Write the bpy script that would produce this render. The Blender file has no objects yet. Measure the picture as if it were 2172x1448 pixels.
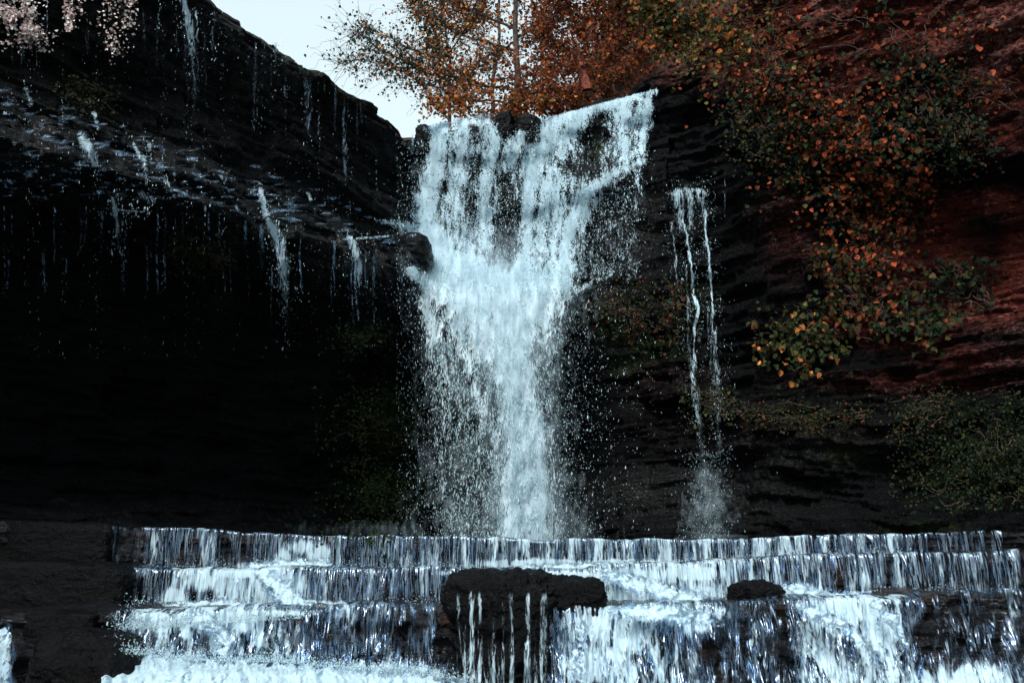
import bpy, math
import numpy as np

R = math.radians
scene = bpy.context.scene
rng = np.random.default_rng(11)

# ------------------------------------------------------------------ camera, sky, sun, exposure
LENS, PITCH = 35.0, R(12.2)
cam_data = bpy.data.cameras.new("camera")
cam_data.lens = LENS
cam_data.sensor_width = 36.0
cam_data.clip_end = 2000.0
cam_data.clip_start = 0.05
cam = bpy.data.objects.new("camera", cam_data)
cam.rotation_euler = (R(90) + PITCH, 0, 0)
scene.collection.objects.link(cam)
scene.camera = cam

SUN_EL, SUN_AZ = R(47), R(207)          # azimuth clockwise from +Y: high behind the camera, to its left; soft through thin cloud
world = bpy.data.worlds.new("World")
scene.world = world
world.use_nodes = True
wn = world.node_tree
sky = wn.nodes.new("ShaderNodeTexSky")
sky.sky_type = 'NISHITA'
sky.sun_disc = False
sky.sun_elevation = SUN_EL
sky.sun_rotation = SUN_AZ
sky.dust_density = 3.0
sky.air_density = 1.0
sky.ozone_density = 1.2
bg = wn.nodes["Background"]
bg.inputs[1].default_value = 0.12
pale = wn.nodes.new("ShaderNodeHueSaturation")            # thin high cloud: a paler, slightly teal sky
pale.inputs["Saturation"].default_value = 0.38
wn.links.new(sky.outputs[0], pale.inputs["Color"])
cloud = wn.nodes.new("ShaderNodeMix")
cloud.data_type = 'RGBA'
cloud.inputs[0].default_value = 0.5
cloud.inputs[7].default_value = (4.3, 5.5, 5.65, 1)       # sky texture units: luminance of thin bright cloud
wn.links.new(pale.outputs[0], cloud.inputs[6])
wn.links.new(cloud.outputs[2], bg.inputs[0])

sun_data = bpy.data.lights.new("sun", 'SUN')
sun_data.energy = 1.9
sun_data.angle = R(14)
sun_data.color = (1.0, 0.965, 0.93)
sun = bpy.data.objects.new("sun", sun_data)
sun.rotation_euler = (R(90) - SUN_EL, 0, -SUN_AZ + math.pi)
scene.collection.objects.link(sun)

scene.view_settings.view_transform = 'Standard'
scene.view_settings.look = 'None'
scene.view_settings.exposure = 1.0
scene.view_settings.gamma = 1.0
scene.cycles.max_bounces = 8
scene.cycles.diffuse_bounces = 3
scene.cycles.glossy_bounces = 3
scene.cycles.transmission_bounces = 3
scene.cycles.transparent_max_bounces = 12
scene.cycles.sample_clamp_indirect = 4.0
scene.cycles.use_denoising = True

# ------------------------------------------------------------------ helpers
F = 2172 * LENS / 36.0
CT, ST = math.cos(PITCH), math.sin(PITCH)


def P(px, py, Y):
    """world point at depth Y seen at photograph pixel (px, py)"""
    px, py, Y = np.broadcast_arrays(np.asarray(px, float), np.asarray(py, float), np.asarray(Y, float))
    a, b = (px - 1086) / F, (724 - py) / F
    vy = CT - b * ST
    vz = ST + b * CT
    t = Y / vy
    return np.stack([a * t, Y, vz * t], -1)


def Q(p):
    x, y, z = p[..., 0], p[..., 1], p[..., 2]
    f = y * CT + z * ST
    u = -y * ST + z * CT
    f = np.where(f < 0.05, 0.05, f)
    return 1086 + F * x / f, 724 - F * u / f


_perm = np.random.default_rng(5).permutation(256)
_perm = np.concatenate([_perm, _perm])
_grad = np.random.default_rng(6).normal(size=(256, 3))
_grad /= np.linalg.norm(_grad, axis=1)[:, None]


def perlin(x, y, z=0.0):
    x, y, z = np.broadcast_arrays(np.asarray(x, float), np.asarray(y, float), np.asarray(z, float))
    xi, yi, zi = np.floor(x).astype(int), np.floor(y).astype(int), np.floor(z).astype(int)
    xf, yf, zf = x - xi, y - yi, z - zi
    u, v, w = [t * t * t * (t * (t * 6 - 15) + 10) for t in (xf, yf, zf)]
    out = 0
    for dx in (0, 1):
        for dy in (0, 1):
            for dz in (0, 1):
                h = _perm[_perm[_perm[(xi + dx) & 255] + ((yi + dy) & 255)] + ((zi + dz) & 255)]
                g = _grad[h]
                d = g[..., 0] * (xf - dx) + g[..., 1] * (yf - dy) + g[..., 2] * (zf - dz)
                out = out + d * (u if dx else 1 - u) * (v if dy else 1 - v) * (w if dz else 1 - w)
    return out * 1.5


def fbm(x, y, z=0.0, o=4, g=0.5):
    s, a = 0, 1.0
    for k in range(o):
        s = s + a * perlin(x * 2 ** k + 17.3 * k, y * 2 ** k + 5.1 * k, z * 2 ** k + 9.7 * k)
        a *= g
    return s


def hsh(a, b=0.0):
    v = np.sin(a * 127.1 + b * 311.7) * 43758.5453
    return v - np.floor(v)


def sstep(a, b, x):
    t = np.clip((x - a) / (b - a), 0, 1)
    return t * t * (3 - 2 * t)


def add_mesh(name, verts, faces, mat=None, parent=None, attrs=None, smooth=True, mats=None, midx=None):
    """faces: (n, k) int array.  One mesh object."""
    me = bpy.data.meshes.new(name)
    verts = np.ascontiguousarray(verts, np.float32).reshape(-1, 3)
    faces = np.ascontiguousarray(faces, np.int32)
    n, k = faces.shape
    me.vertices.add(len(verts))
    me.vertices.foreach_set("co", verts.ravel())
    me.loops.add(n * k)
    me.loops.foreach_set("vertex_index", faces.ravel())
    me.polygons.add(n)
    me.polygons.foreach_set("loop_start", np.arange(0, n * k, k, dtype=np.int32))
    me.polygons.foreach_set("loop_total", np.full(n, k, np.int32))
    me.polygons.foreach_set("use_smooth", np.full(n, smooth, bool))
    for an, av in (attrs or {}).items():
        av = np.ascontiguousarray(av, np.float32)
        if av.ndim == 1:
            me.attributes.new(an, 'FLOAT', 'POINT').data.foreach_set("value", av)
        elif av.shape[1] == 3:
            me.attributes.new(an, 'FLOAT_VECTOR', 'POINT').data.foreach_set("vector", av.ravel())
    me.update(calc_edges=True)
    me.validate()
    if mat:
        me.materials.append(mat)
    ob = bpy.data.objects.new(name, me)
    scene.collection.objects.link(ob)
    if parent:
        ob.parent = parent
    return ob


def grid_faces(nr, nc, keep=None):
    i = np.arange(nr - 1)[:, None] * nc + np.arange(nc - 1)[None]
    f = np.stack([i, i + 1, i + nc + 1, i + nc], -1).reshape(-1, 4)
    if keep is not None:
        f = f[keep.ravel()]
    return f


def compact(verts, faces, attrs):
    used = np.unique(faces)
    m = np.zeros(len(verts), int)
    m[used] = np.arange(len(used))
    return verts[used], m[faces], {k: v[used] for k, v in attrs.items()}


def tag(o, label, cat, group=None, kind=None):
    o["label"] = label
    o["category"] = cat
    if group:
        o["group"] = group
    if kind:
        o["kind"] = kind
    return o


def thing(name, label, cat, group=None):
    o = bpy.data.objects.new(name, None)
    o.empty_display_size = 0.3
    scene.collection.objects.link(o)
    return tag(o, label, cat, group)


def place_root(root, loc):
    """move the empty to loc while its children's vertices stay where they are"""
    root.location = loc
    for c in root.children:
        me = c.data
        co = np.empty(len(me.vertices) * 3, np.float32)
        me.vertices.foreach_get("co", co)
        co = co.reshape(-1, 3) - np.array(loc, np.float32)
        me.vertices.foreach_set("co", co.ravel())
        me.update()


# ------------------------------------------------------------------ node materials
class NT:
    def __init__(s, name):
        s.m = bpy.data.materials.new(name)
        s.m.use_nodes = True
        s.t = s.m.node_tree
        s.t.nodes.clear()
        s.out = s.t.nodes.new("ShaderNodeOutputMaterial")

    def n(s, typ, **kw):
        nd = s.t.nodes.new("ShaderNode" + typ)
        for k, v in kw.items():
            setattr(nd, k, v)
        return nd

    def l(s, a, b):
        s.t.links.new(a, b)

    def val(s, sock, v):
        if hasattr(v, "is_output"):
            s.l(v, sock)
        else:
            sock.default_value = v

    def math(s, op, a, b=0.0, c=None, clamp=False):
        nd = s.n("Math", operation=op, use_clamp=clamp)
        s.val(nd.inputs[0], a)
        s.val(nd.inputs[1], b)
        if c is not None:
            s.val(nd.inputs[2], c)
        return nd.outputs[0]

    def attr(s, name):
        return s.n("Attribute", attribute_name=name)

    def mapping(s, vec, scale, loc=(0, 0, 0)):
        nd = s.n("Mapping")
        s.l(vec, nd.inputs[0])
        nd.inputs["Scale"].default_value = scale
        nd.inputs["Location"].default_value = loc
        return nd.outputs[0]

    def noise(s, vec, scale=1, detail=4, rough=0.55, dist=0.0):
        nd = s.n("TexNoise")
        s.l(vec, nd.inputs["Vector"])
        nd.inputs["Scale"].default_value = scale
        nd.inputs["Detail"].default_value = detail
        nd.inputs["Roughness"].default_value = rough
        nd.inputs["Distortion"].default_value = dist
        return nd.outputs[0]

    def remap(s, v, a, b, c=0.0, d=1.0):
        nd = s.n("MapRange", interpolation_type='SMOOTHSTEP')
        s.val(nd.inputs[0], v)
        for i, q in enumerate((a, b, c, d)):
            s.val(nd.inputs[1 + i], q)
        return nd.outputs[0]

    def mix(s, fac, a, b):
        nd = s.n("Mix", data_type='RGBA')
        s.val(nd.inputs[0], fac)
        for sock, v in ((nd.inputs[6], a), (nd.inputs[7], b)):
            if hasattr(v, "is_output"):
                s.l(v, sock)
            else:
                sock.default_value = (*v, 1)
        return nd.outputs[2]

    def mixsh(s, fac, a, b):
        nd = s.n("MixShader")
        s.val(nd.inputs[0], fac)
        s.l(a, nd.inputs[1])
        s.l(b, nd.inputs[2])
        return nd.outputs[0]

    def bump(s, h, strength=0.5, dist=0.05, normal=None):
        nd = s.n("Bump")
        nd.inputs["Strength"].default_value = strength
        nd.inputs["Distance"].default_value = dist
        s.l(h, nd.inputs["Height"])
        if normal is not None:
            s.l(normal, nd.inputs["Normal"])
        return nd.outputs[0]

    def done(s, sh):
        s.l(sh, s.out.inputs[0])
        return s.m


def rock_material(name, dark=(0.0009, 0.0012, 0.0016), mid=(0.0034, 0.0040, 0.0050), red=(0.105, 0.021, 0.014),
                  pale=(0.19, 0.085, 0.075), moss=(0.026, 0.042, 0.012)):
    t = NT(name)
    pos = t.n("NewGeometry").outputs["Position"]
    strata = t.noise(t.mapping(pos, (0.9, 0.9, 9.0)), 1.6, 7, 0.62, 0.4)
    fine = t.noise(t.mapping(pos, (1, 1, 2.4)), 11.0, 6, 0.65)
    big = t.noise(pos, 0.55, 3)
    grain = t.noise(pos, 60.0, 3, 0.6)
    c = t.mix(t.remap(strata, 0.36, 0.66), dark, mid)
    rm = t.attr("red").outputs["Fac"]
    rmask = t.remap(t.math('ADD', rm, t.math('MULTIPLY', t.math('SUBTRACT', fine, 0.5), 1.1)), 0.10, 0.85)
    rcol = t.mix(t.remap(strata, 0.38, 0.64), (red[0] * 0.30, red[1] * 0.32, red[2] * 0.36), red)
    rcol = t.mix(t.remap(t.math('MULTIPLY', fine, big), 0.24, 0.36), rcol, pale)
    c = t.mix(rmask, c, rcol)
    mm = t.attr("moss").outputs["Fac"]
    mmask = t.remap(t.math('ADD', mm, t.math('MULTIPLY', t.math('SUBTRACT', fine, 0.5), 1.8)), 0.22, 0.72)
    mcol = t.mix(t.remap(grain, 0.35, 0.68), (moss[0] * 0.4, moss[1] * 0.4, moss[2] * 0.4), moss)
    c = t.mix(mmask, c, mcol)
    wet = t.attr("wet").outputs["Fac"]
    rough = t.remap(t.math('ADD', wet, t.math('MULTIPLY', t.math('SUBTRACT', fine, 0.5), 0.7)), 0.0, 1.0, 0.75, 0.18)
    b = t.n("BsdfPrincipled")
    t.l(c, b.inputs["Base Color"])
    t.l(rough, b.inputs["Roughness"])
    t.l(t.remap(wet, 0.0, 1.0, 0.07, 0.30), b.inputs["Specular IOR Level"])
    h = t.math('ADD', t.math('MULTIPLY', strata, 0.9), t.math('ADD', t.math('MULTIPLY', fine, 0.55), t.math('MULTIPLY', grain, 0.10)))
    vo = t.n("TexVoronoi", feature='DISTANCE_TO_EDGE')
    t.l(t.mapping(t.n("VectorMath", operation='ADD').outputs[0], (1.1, 1.1, 4.2)), vo.inputs["Vector"])
    vm = [q for q in t.t.nodes if q.bl_idname == "ShaderNodeVectorMath"][0]
    wob = t.n("TexNoise")
    wob.inputs["Scale"].default_value = 2.0
    t.l(pos, wob.inputs["Vector"])
    t.l(pos, vm.inputs[0])
    t.l(wob.outputs["Color"], vm.inputs[1])
    crack = t.remap(vo.outputs["Distance"], 0.0, 0.10)
    t.l(t.bump(h, 0.9, 0.10, t.bump(crack, 0.9, 0.12)), b.inputs["Normal"])
    return t.done(b.outputs[0])


def foam_material(name, a_scale=(13.0, 4.2), b_scale=(55.0, 22.0), film=0.0, col=(0.58, 0.79, 0.90), dist=0.7, contrast=2.9,
                  thread=0.0, soft=0.13, top=1.0, film_col=(0.44, 0.60, 0.80)):
    """white water: torn foam (or merging threads) where the cover attribute is high, clear or a thin wet film elsewhere"""
    t = NT(name)
    flow = t.attr("flow").outputs["Vector"]
    den = t.attr("cover").outputs["Fac"]
    n1 = t.noise(t.mapping(flow, (a_scale[0], a_scale[1], 1)), 1.0, 6, 0.62, dist)
    n2 = t.noise(t.mapping(flow, (b_scale[0], b_scale[1], 1), (3, 7, 0)), 1.0, 4, 0.6, 0.4)
    n = t.math('ADD', t.math('MULTIPLY', n1, 0.5), t.math('MULTIPLY', n2, 0.5))
    nn = t.math('ADD', t.math('MULTIPLY', t.math('SUBTRACT', n, 0.5), contrast), 0.5)
    if thread > 0:
        ridge = lambda q: t.math('SUBTRACT', 1.0, t.math('MULTIPLY', t.math('ABSOLUTE', t.math('SUBTRACT', q, 0.5)), 5.0))
        r = t.math('ADD', t.math('MULTIPLY', ridge(n1), 0.6), t.math('MULTIPLY', ridge(n2), 0.4))
        r = t.math('SUBTRACT', r, 0.10)
        nn = t.math('ADD', t.math('MULTIPLY', r, thread), t.math('MULTIPLY', nn, 1 - thread))
    m = t.remap(t.math('ADD', nn, den), 1.03 - soft, 1.03 + soft)
    if top < 1:
        m = t.math('MULTIPLY', m, top)
    b = t.n("BsdfPrincipled")
    b.inputs["Base Color"].default_value = (*col, 1)
    b.inputs["Roughness"].default_value = 0.45
    b.inputs["Specular IOR Level"].default_value = 0.3
    bn = t.bump(nn, 0.6, 0.06)
    t.l(bn, b.inputs["Normal"])
    tl = t.n("BsdfTranslucent")
    tl.inputs[0].default_value = (col[0] * .9, col[1] * .98, min(col[2] * 1.08, 1), 1)
    foam = t.mixsh(0.22, b.outputs[0], tl.outputs[0])
    tr = t.n("BsdfTransparent")
    clear = tr.outputs[0]
    if film > 0:
        gl = t.n("BsdfGlossy")
        gl.inputs["Roughness"].default_value = 0.16
        gl.inputs["Color"].default_value = (*film_col, 1)
        n3 = t.noise(t.mapping(flow, (a_scale[0] * 1.5, a_scale[1] * 1.1, 1), (9, 2, 0)), 1.0, 2, 0.45, dist)
        gb = t.bump(n3, 1.0, 0.09)
        t.l(gb, gl.inputs["Normal"])
        lw = t.n("LayerWeight")
        lw.inputs["Blend"].default_value = 0.30
        t.l(gb, lw.inputs["Normal"])
        f = t.math('ADD', t.math('MULTIPLY', lw.outputs["Fresnel"], 0.55), film, clamp=True)
        edge = t.remap(den, 0.04, 0.22)
        clear = t.mixsh(t.math('MULTIPLY', f, edge), tr.outputs[0], gl.outputs[0])
    t.m.use_transparent_shadow = True
    return t.done(t.mixsh(m, clear, foam))


def droplet_material():
    t = NT("white_water_drops")
    b = t.n("BsdfPrincipled")
    b.inputs["Base Color"].default_value = (0.66, 0.87, 0.94, 1)
    b.inputs["Roughness"].default_value = 0.35
    tl = t.n("BsdfTranslucent")
    tl.inputs[0].default_value = (0.66, 0.87, 0.94, 1)
    return t.done(t.mixsh(0.35, b.outputs[0], tl.outputs[0]))


def leaf_material(name, trans=0.45, rough=0.5):
    t = NT(name)
    a = t.attr("tint")
    pos = t.n("NewGeometry").outputs["Position"]
    v = t.noise(pos, 22.0, 3)
    hs = t.n("HueSaturation")
    t.l(a.outputs["Color"], hs.inputs["Color"])
    t.l(t.remap(v, 0.3, 0.7, 0.72, 1.2), hs.inputs["Value"])
    b = t.n("BsdfPrincipled")
    t.l(hs.outputs[0], b.inputs["Base Color"])
    b.inputs["Roughness"].default_value = rough
    b.inputs["Specular IOR Level"].default_value = 0.12
    tl = t.n("BsdfTranslucent")
    t.l(hs.outputs[0], tl.inputs[0])
    return t.done(t.mixsh(trans, b.outputs[0], tl.outputs[0]))


def bark_material():
    t = NT("bark")
    pos = t.n("NewGeometry").outputs["Position"]
    v = t.noise(t.mapping(pos, (1, 1, 0.25)), 26, 5, 0.6)
    b = t.n("BsdfPrincipled")
    t.l(t.mix(t.remap(v, 0.35, 0.65), (0.020, 0.014, 0.011), (0.085, 0.052, 0.038)), b.inputs["Base Color"])
    b.inputs["Roughness"].default_value = 0.85
    t.l(t.bump(v, 0.6, 0.03), b.inputs["Normal"])
    return t.done(b.outputs[0])


def soil_material():
    t = NT("leaf_litter")
    pos = t.n("NewGeometry").outputs["Position"]
    v = t.noise(pos, 5, 6, 0.65)
    w = t.noise(pos, 30, 4, 0.6)
    c = t.mix(t.remap(v, 0.35, 0.65), (0.018, 0.010, 0.007), (0.070, 0.028, 0.014))
    c = t.mix(t.remap(w, 0.5, 0.7), c, (0.12, 0.045, 0.016))
    b = t.n("BsdfPrincipled")
    t.l(c, b.inputs["Base Color"])
    b.inputs["Roughness"].default_value = 0.9
    t.l(t.bump(w, 0.9, 0.08), b.inputs["Normal"])
    return t.done(b.outputs[0])


def stream_material():
    t = NT("dark_stream_water")
    pos = t.n("NewGeometry").outputs["Position"]
    v = t.noise(pos, 3.0, 4, 0.55)
    b = t.n("BsdfPrincipled")
    b.inputs["Base Color"].default_value = (0.012, 0.016, 0.018, 1)
    b.inputs["Roughness"].default_value = 0.08
    t.l(t.bump(v, 0.4, 0.08), b.inputs["Normal"])
    return t.done(b.outputs[0])


ROCK = rock_material("wet_dark_shale")
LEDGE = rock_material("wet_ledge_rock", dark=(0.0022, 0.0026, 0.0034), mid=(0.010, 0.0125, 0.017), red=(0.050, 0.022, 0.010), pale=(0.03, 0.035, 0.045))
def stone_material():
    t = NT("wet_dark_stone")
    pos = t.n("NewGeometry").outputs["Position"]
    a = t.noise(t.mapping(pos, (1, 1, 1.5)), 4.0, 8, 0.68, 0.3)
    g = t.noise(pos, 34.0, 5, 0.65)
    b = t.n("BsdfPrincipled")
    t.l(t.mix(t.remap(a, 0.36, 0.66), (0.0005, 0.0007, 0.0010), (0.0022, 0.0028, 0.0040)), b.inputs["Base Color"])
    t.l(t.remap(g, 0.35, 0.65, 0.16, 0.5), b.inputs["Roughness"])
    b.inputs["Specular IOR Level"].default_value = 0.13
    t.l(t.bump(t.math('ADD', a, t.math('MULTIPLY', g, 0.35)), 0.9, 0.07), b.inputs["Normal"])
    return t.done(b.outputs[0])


STONE = stone_material()
FOAM = foam_material("white_water")
PLUNGE = foam_material("plunging_water", (9.0, 2.0), (44.0, 10.0), col=(0.74, 0.91, 0.98))
FOAM_THIN = foam_material("trickling_water", (26.0, 3.2), (70.0, 9.0), thread=.6)
FILM = foam_material("sheet_water", (9.0, 1.1), (34.0, 3.6), film=0.17, dist=0.5, thread=.8, soft=.16)
FROTH = foam_material("webbed_water", (5.5, 2.6), (22.0, 11.0), film=0.11, dist=1.5, thread=.7, soft=.16)
CHURN = foam_material("churning_water", (5.0, 7.0), (24.0, 26.0), film=0.05, dist=1.6, contrast=2.6)
MIST = foam_material("fine_spray", (2.6, 1.2), (9.0, 4.0), soft=.55, top=.42, contrast=2.0, dist=.4)
DROPS = droplet_material()
LEAF = leaf_material("autumn_leaf")
VINELEAF = leaf_material("vine_leaf", 0.25, 0.62)
BARK = bark_material()
SOIL = soil_material()
STREAM = stream_material()

# ------------------------------------------------------------------ cliffs
ZC = 4.0                                                     # depth lookup of the built rock, 4-pixel cells
ZW, ZH = 2172 // 4 + 100, 1448 // 4 + 60
zbuf = np.full((ZH, ZW), 1e9)


def zb_add(verts):
    px, py = Q(verts)
    i, j = ((py + 100) / ZC).astype(int), ((px + 200) / ZC).astype(int)
    ok = (i >= 0) & (i < ZH) & (j >= 0) & (j < ZW) & (verts[:, 1] > 1)
    np.minimum.at(zbuf, (i[ok], j[ok]), verts[ok, 1])


def depth(px, py, r=2):
    """depth of the rock face at a pixel (median-ish of the near cells)"""
    px, py = np.broadcast_arrays(np.asarray(px, float), np.asarray(py, float))
    i = np.clip(((py + 100) / ZC).astype(int), r, ZH - 1 - r)
    j = np.clip(((px + 200) / ZC).astype(int), r, ZW - 1 - r)
    best = []
    for di in range(-r, r + 1):
        for dj in range(-r, r + 1):
            best.append(zbuf[i + di, j + dj])
    b = np.array(best)
    b[b > 1e8] = np.nan
    import warnings
    with warnings.catch_warnings():
        warnings.simplefilter("ignore")
        m = np.nanmin(b, 0)
    return np.where(np.isnan(m), 20.0, m)


def layers(z, s, th, blk, seed):
    zi = z / th
    k = np.floor(zi)
    fr = zi - k

    def row(k):
        si = s / blk + hsh(k, seed) * 10
        q = np.floor(si)
        f = sstep(0.0, 0.07, si - q)
        return hsh(q + k * 7.13, seed + 1) * f + hsh(q - 1 + k * 7.13, seed + 1) * (1 - f)
    a, b = row(k), row(k - 1)
    w = sstep(0.0, 0.13, fr)
    return a * w + b * (1 - w)


def blobs(px, py, lst):
    o = np.zeros_like(px)
    for cx, cy, rx, ry, v in lst:
        o = np.maximum(o, v * np.exp(-((px - cx) / rx) ** 2 - ((py - cy) / ry) ** 2))
    return o


MOSS = [(430, 545, 90, 40, .55), (470, 640, 60, 60, .35), (770, 715, 60, 22, .7), (830, 900, 110, 80, .62), (800, 1040, 110, 60, .55),
        (860, 1060, 60, 50, .7), (700, 880, 60, 50, .4), (190, 195, 50, 18, .8), (740, 180, 90, 40, .5), (240, 60, 60, 60, .45),
        (1300, 680, 90, 60, .6), (1380, 740, 90, 40, .55), (1320, 770, 70, 40, .5), (1500, 860, 60, 30, .6), (1480, 640, 70, 60, .45),
        (1700, 880, 120, 35, .5), (2050, 990, 130, 70, .7), (2000, 880, 120, 40, .45), (1780, 960, 60, 40, .5), (1950, 1120, 140, 25, .4),
        (1600, 260, 80, 80, .35), (1700, 60, 120, 40, .3), (1270, 320, 18, 40, .6)]
RED = [(1620, 90, 170, 120, .75), (1800, 60, 220, 90, 1.0), (2030, 60, 240, 90, 1.0), (1800, 170, 160, 60, .65), (2120, 180, 120, 80, .8),
       (2110, 430, 140, 30, 1.0), (1960, 560, 160, 110, .85), (2080, 640, 180, 60, .95), (2172, 560, 70, 130, .9), (1980, 480, 90, 90, .7),
       (1680, 480, 90, 140, .40), (2120, 290, 90, 40, .7), (1900, 700, 200, 50, .6), (2060, 760, 160, 40, .55), (1950, 810, 250, 30, .5),
       (1560, 150, 90, 50, .7), (1400, 800, 150, 60, .22), (1600, 900, 300, 60, .22), (1420, 130, 50, 60, .6)]
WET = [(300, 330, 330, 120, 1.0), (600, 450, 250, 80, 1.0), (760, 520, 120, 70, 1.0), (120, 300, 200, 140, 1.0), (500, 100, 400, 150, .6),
       (1450, 1050, 300, 70, .9), (1700, 950, 250, 50, .8), (500, 1100, 400, 40, .9), (1300, 480, 130, 160, .9), (1080, 500, 300, 400, .9)]


def smooth_curve(pts, step):
    """Catmull-Rom through plan points, resampled with a step that grows with distance from the camera"""
    pts = np.array(pts, float)
    ext = np.vstack([2 * pts[0] - pts[1], pts, 2 * pts[-1] - pts[-2]])
    out = []
    for i in range(1, len(ext) - 2):
        p0, p1, p2, p3 = ext[i - 1], ext[i], ext[i + 1], ext[i + 2]
        t = np.linspace(0, 1, 200, endpoint=False)[:, None]
        out.append(0.5 * (2 * p1 + (p2 - p0) * t + (2 * p0 - 5 * p1 + 4 * p2 - p3) * t ** 2 + (3 * p1 - p0 - 3 * p2 + p3) * t ** 3))
    c = np.vstack(out + [pts[-1:]])
    L = np.concatenate([[0], np.cumsum(np.linalg.norm(np.diff(c, axis=0), axis=1))])
    acc, keep = 0.0, []
    s = 0.0
    while s <= L[-1]:
        keep.append(s)
        x, y = np.interp(s, L, c[:, 0]), np.interp(s, L, c[:, 1])
        inview = y > 4 and abs(x / y) < 0.66
        s += step if inview else step * 6
    keep = np.array(keep)
    xy = np.stack([np.interp(keep, L, c[:, 0]), np.interp(keep, L, c[:, 1])], 1)
    return xy, keep


def cliff(name, plan, stations, nt, step, seed, amp=1.0, label=None):
    """plan: points left to right; stations: (x_of_plan_fraction 0..1, [(d, z), ...]); d is measured into the gorge"""
    xy, S = smooth_curve(plan, step)
    tx = np.gradient(xy[:, 0], S)
    ty = np.gradient(xy[:, 1], S)
    k = 25
    ker = np.ones(k) / k
    pad = lambda a: np.convolve(np.pad(a, k // 2, mode='edge'), ker, 'valid')
    tx, ty = pad(tx), pad(ty)
    n = np.stack([ty, -tx], 1)
    n /= np.linalg.norm(n, axis=1)[:, None]
    # profile allocation from the mean profile
    prof = np.array([s[1] for s in stations], float)        # (ns, np, 2)
    fr = np.array([s[0] for s in stations])
    seg = np.linalg.norm(np.diff(prof, axis=1), axis=2).mean(0)
    seg = np.minimum(seg, 2.2)
    L = np.concatenate([[0], np.cumsum(seg)])
    tt = np.linspace(0, L[-1], nt)
    pidx = np.interp(tt, L, np.arange(prof.shape[1]))
    # profile per column
    u = S / S[-1]
    d = np.empty((nt, len(S)))
    z = np.empty((nt, len(S)))
    cols = np.empty((len(S), prof.shape[1], 2))
    for a in range(prof.shape[1]):
        for c in range(2):
            cols[:, a, c] = np.interp(u, fr, prof[:, a, c])
    i0 = np.clip(np.floor(pidx).astype(int), 0, prof.shape[1] - 2)
    w = (pidx - i0)[:, None]
    d = (cols[:, i0, 0].T) * (1 - w) + (cols[:, i0 + 1, 0].T) * w
    z = (cols[:, i0, 1].T) * (1 - w) + (cols[:, i0 + 1, 1].T) * w
    s2 = np.broadcast_to(S[None], d.shape)
    x0 = xy[None, :, 0] + n[None, :, 0] * d
    y0 = xy[None, :, 1] + n[None, :, 1] * d
    warp = 0.35 * perlin(x0 * .35 + seed, y0 * .35, z * .35)
    zz = z + warp
    back = sstep(-0.9, -2.5, d)
    disp = 0.32 * perlin(x0 * .5, y0 * .5 + seed, z * .8) + 0.10 * perlin(x0 * 1.4, y0 * 1.4, z * 2.6 + seed)
    disp += 0.34 * (layers(zz, s2, 0.62, 1.9, seed) - .5) + 0.19 * (layers(zz + .1, s2, 0.19, .8, seed + 3) - .5)
    disp += 0.075 * (layers(zz, s2, 0.07, .5, seed + 5) - .5)
    disp += 0.04 * fbm(x0 * 3.4, y0 * 3.4, z * 6, 3)
    disp *= amp * (1 - 0.8 * back)
    x = x0 + n[None, :, 0] * disp
    y = y0 + n[None, :, 1] * disp
    z = z + back * 0.35 * fbm(x0 * .5, y0 * .5, seed, 4) + 0.03 * perlin(x0 * 2, y0 * 2, z * 3)
    v = np.stack([x, y, z], -1).reshape(-1, 3)
    px, py = Q(v)
    at = {"moss": blobs(px, py, MOSS), "red": blobs(px, py, RED), "wet": blobs(px, py, WET)}
    ob = add_mesh(name, v, grid_faces(nt, len(S)), ROCK, attrs=at)
    ob["kind"] = "structure"
    ob["label"] = label
    zb_add(v)
    return ob


def st(f, *pts):
    return (f, pts)


# left wall of the amphitheatre: undercut below, a stepped wet shelf half way up, a plain wall above it to the rim
L_PLAN = [(-10.5, -8), (-10.0, 0), (-8.6, 7.5), (-6.5, 12.0), (-4.75, 15.1), (-3.2, 18.0), (-2.25, 20.0), (-1.7, 21.6)]
lp_near = ((1.6, -1.6), (1.5, -.2), (1.1, .45), (.1, .9), (-.5, 2.0), (-.25, 3.4), (.45, 4.1), (1.05, 4.5), (1.12, 4.70), (.82, 4.92), (.78, 5.12), (.42, 5.40), (.38, 5.60), (.02, 5.86), (-.02, 6.02), (-.52, 6.40), (-.50, 7.3), (-.25, 8.3), (-.15, 8.8), (-.35, 9.05), (-1.0, 9.25), (-4, 9.8), (-14, 12))
lp_mid = ((1.2, -1.6), (1.1, -.2), (.8, .35), (.0, .8), (-.4, 2.0), (-.2, 3.6), (.35, 4.5), (.85, 4.95), (.94, 5.12), (.68, 5.32), (.64, 5.50), (.34, 5.72), (.31, 5.88), (.03, 6.08), (.0, 6.20), (-.40, 6.48), (-.40, 7.3), (-.22, 8.3), (-.12, 8.8), (-.30, 9.05), (-.9, 9.2), (-3, 9.4), (-14, 10))
lp_far = ((.7, -1.6), (.6, -.2), (.45, .3), (.0, .7), (-.3, 2.0), (-.1, 3.8), (.30, 4.9), (.70, 5.3), (.80, 5.45), (.58, 5.62), (.54, 5.76), (.34, 5.92), (.30, 6.06), (.10, 6.22), (.07, 6.36), (-.20, 6.6), (-.22, 7.3), (-.15, 8.3), (-.10, 8.75), (-.25, 9.0), (-.7, 9.15), (-3, 9.2), (-14, 9.4))
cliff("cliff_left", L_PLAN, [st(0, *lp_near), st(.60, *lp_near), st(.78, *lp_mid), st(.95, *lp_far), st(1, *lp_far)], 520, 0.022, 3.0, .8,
      "dark wet shale wall curving round the left of the gorge with a stepped shelf half way up")

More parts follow.
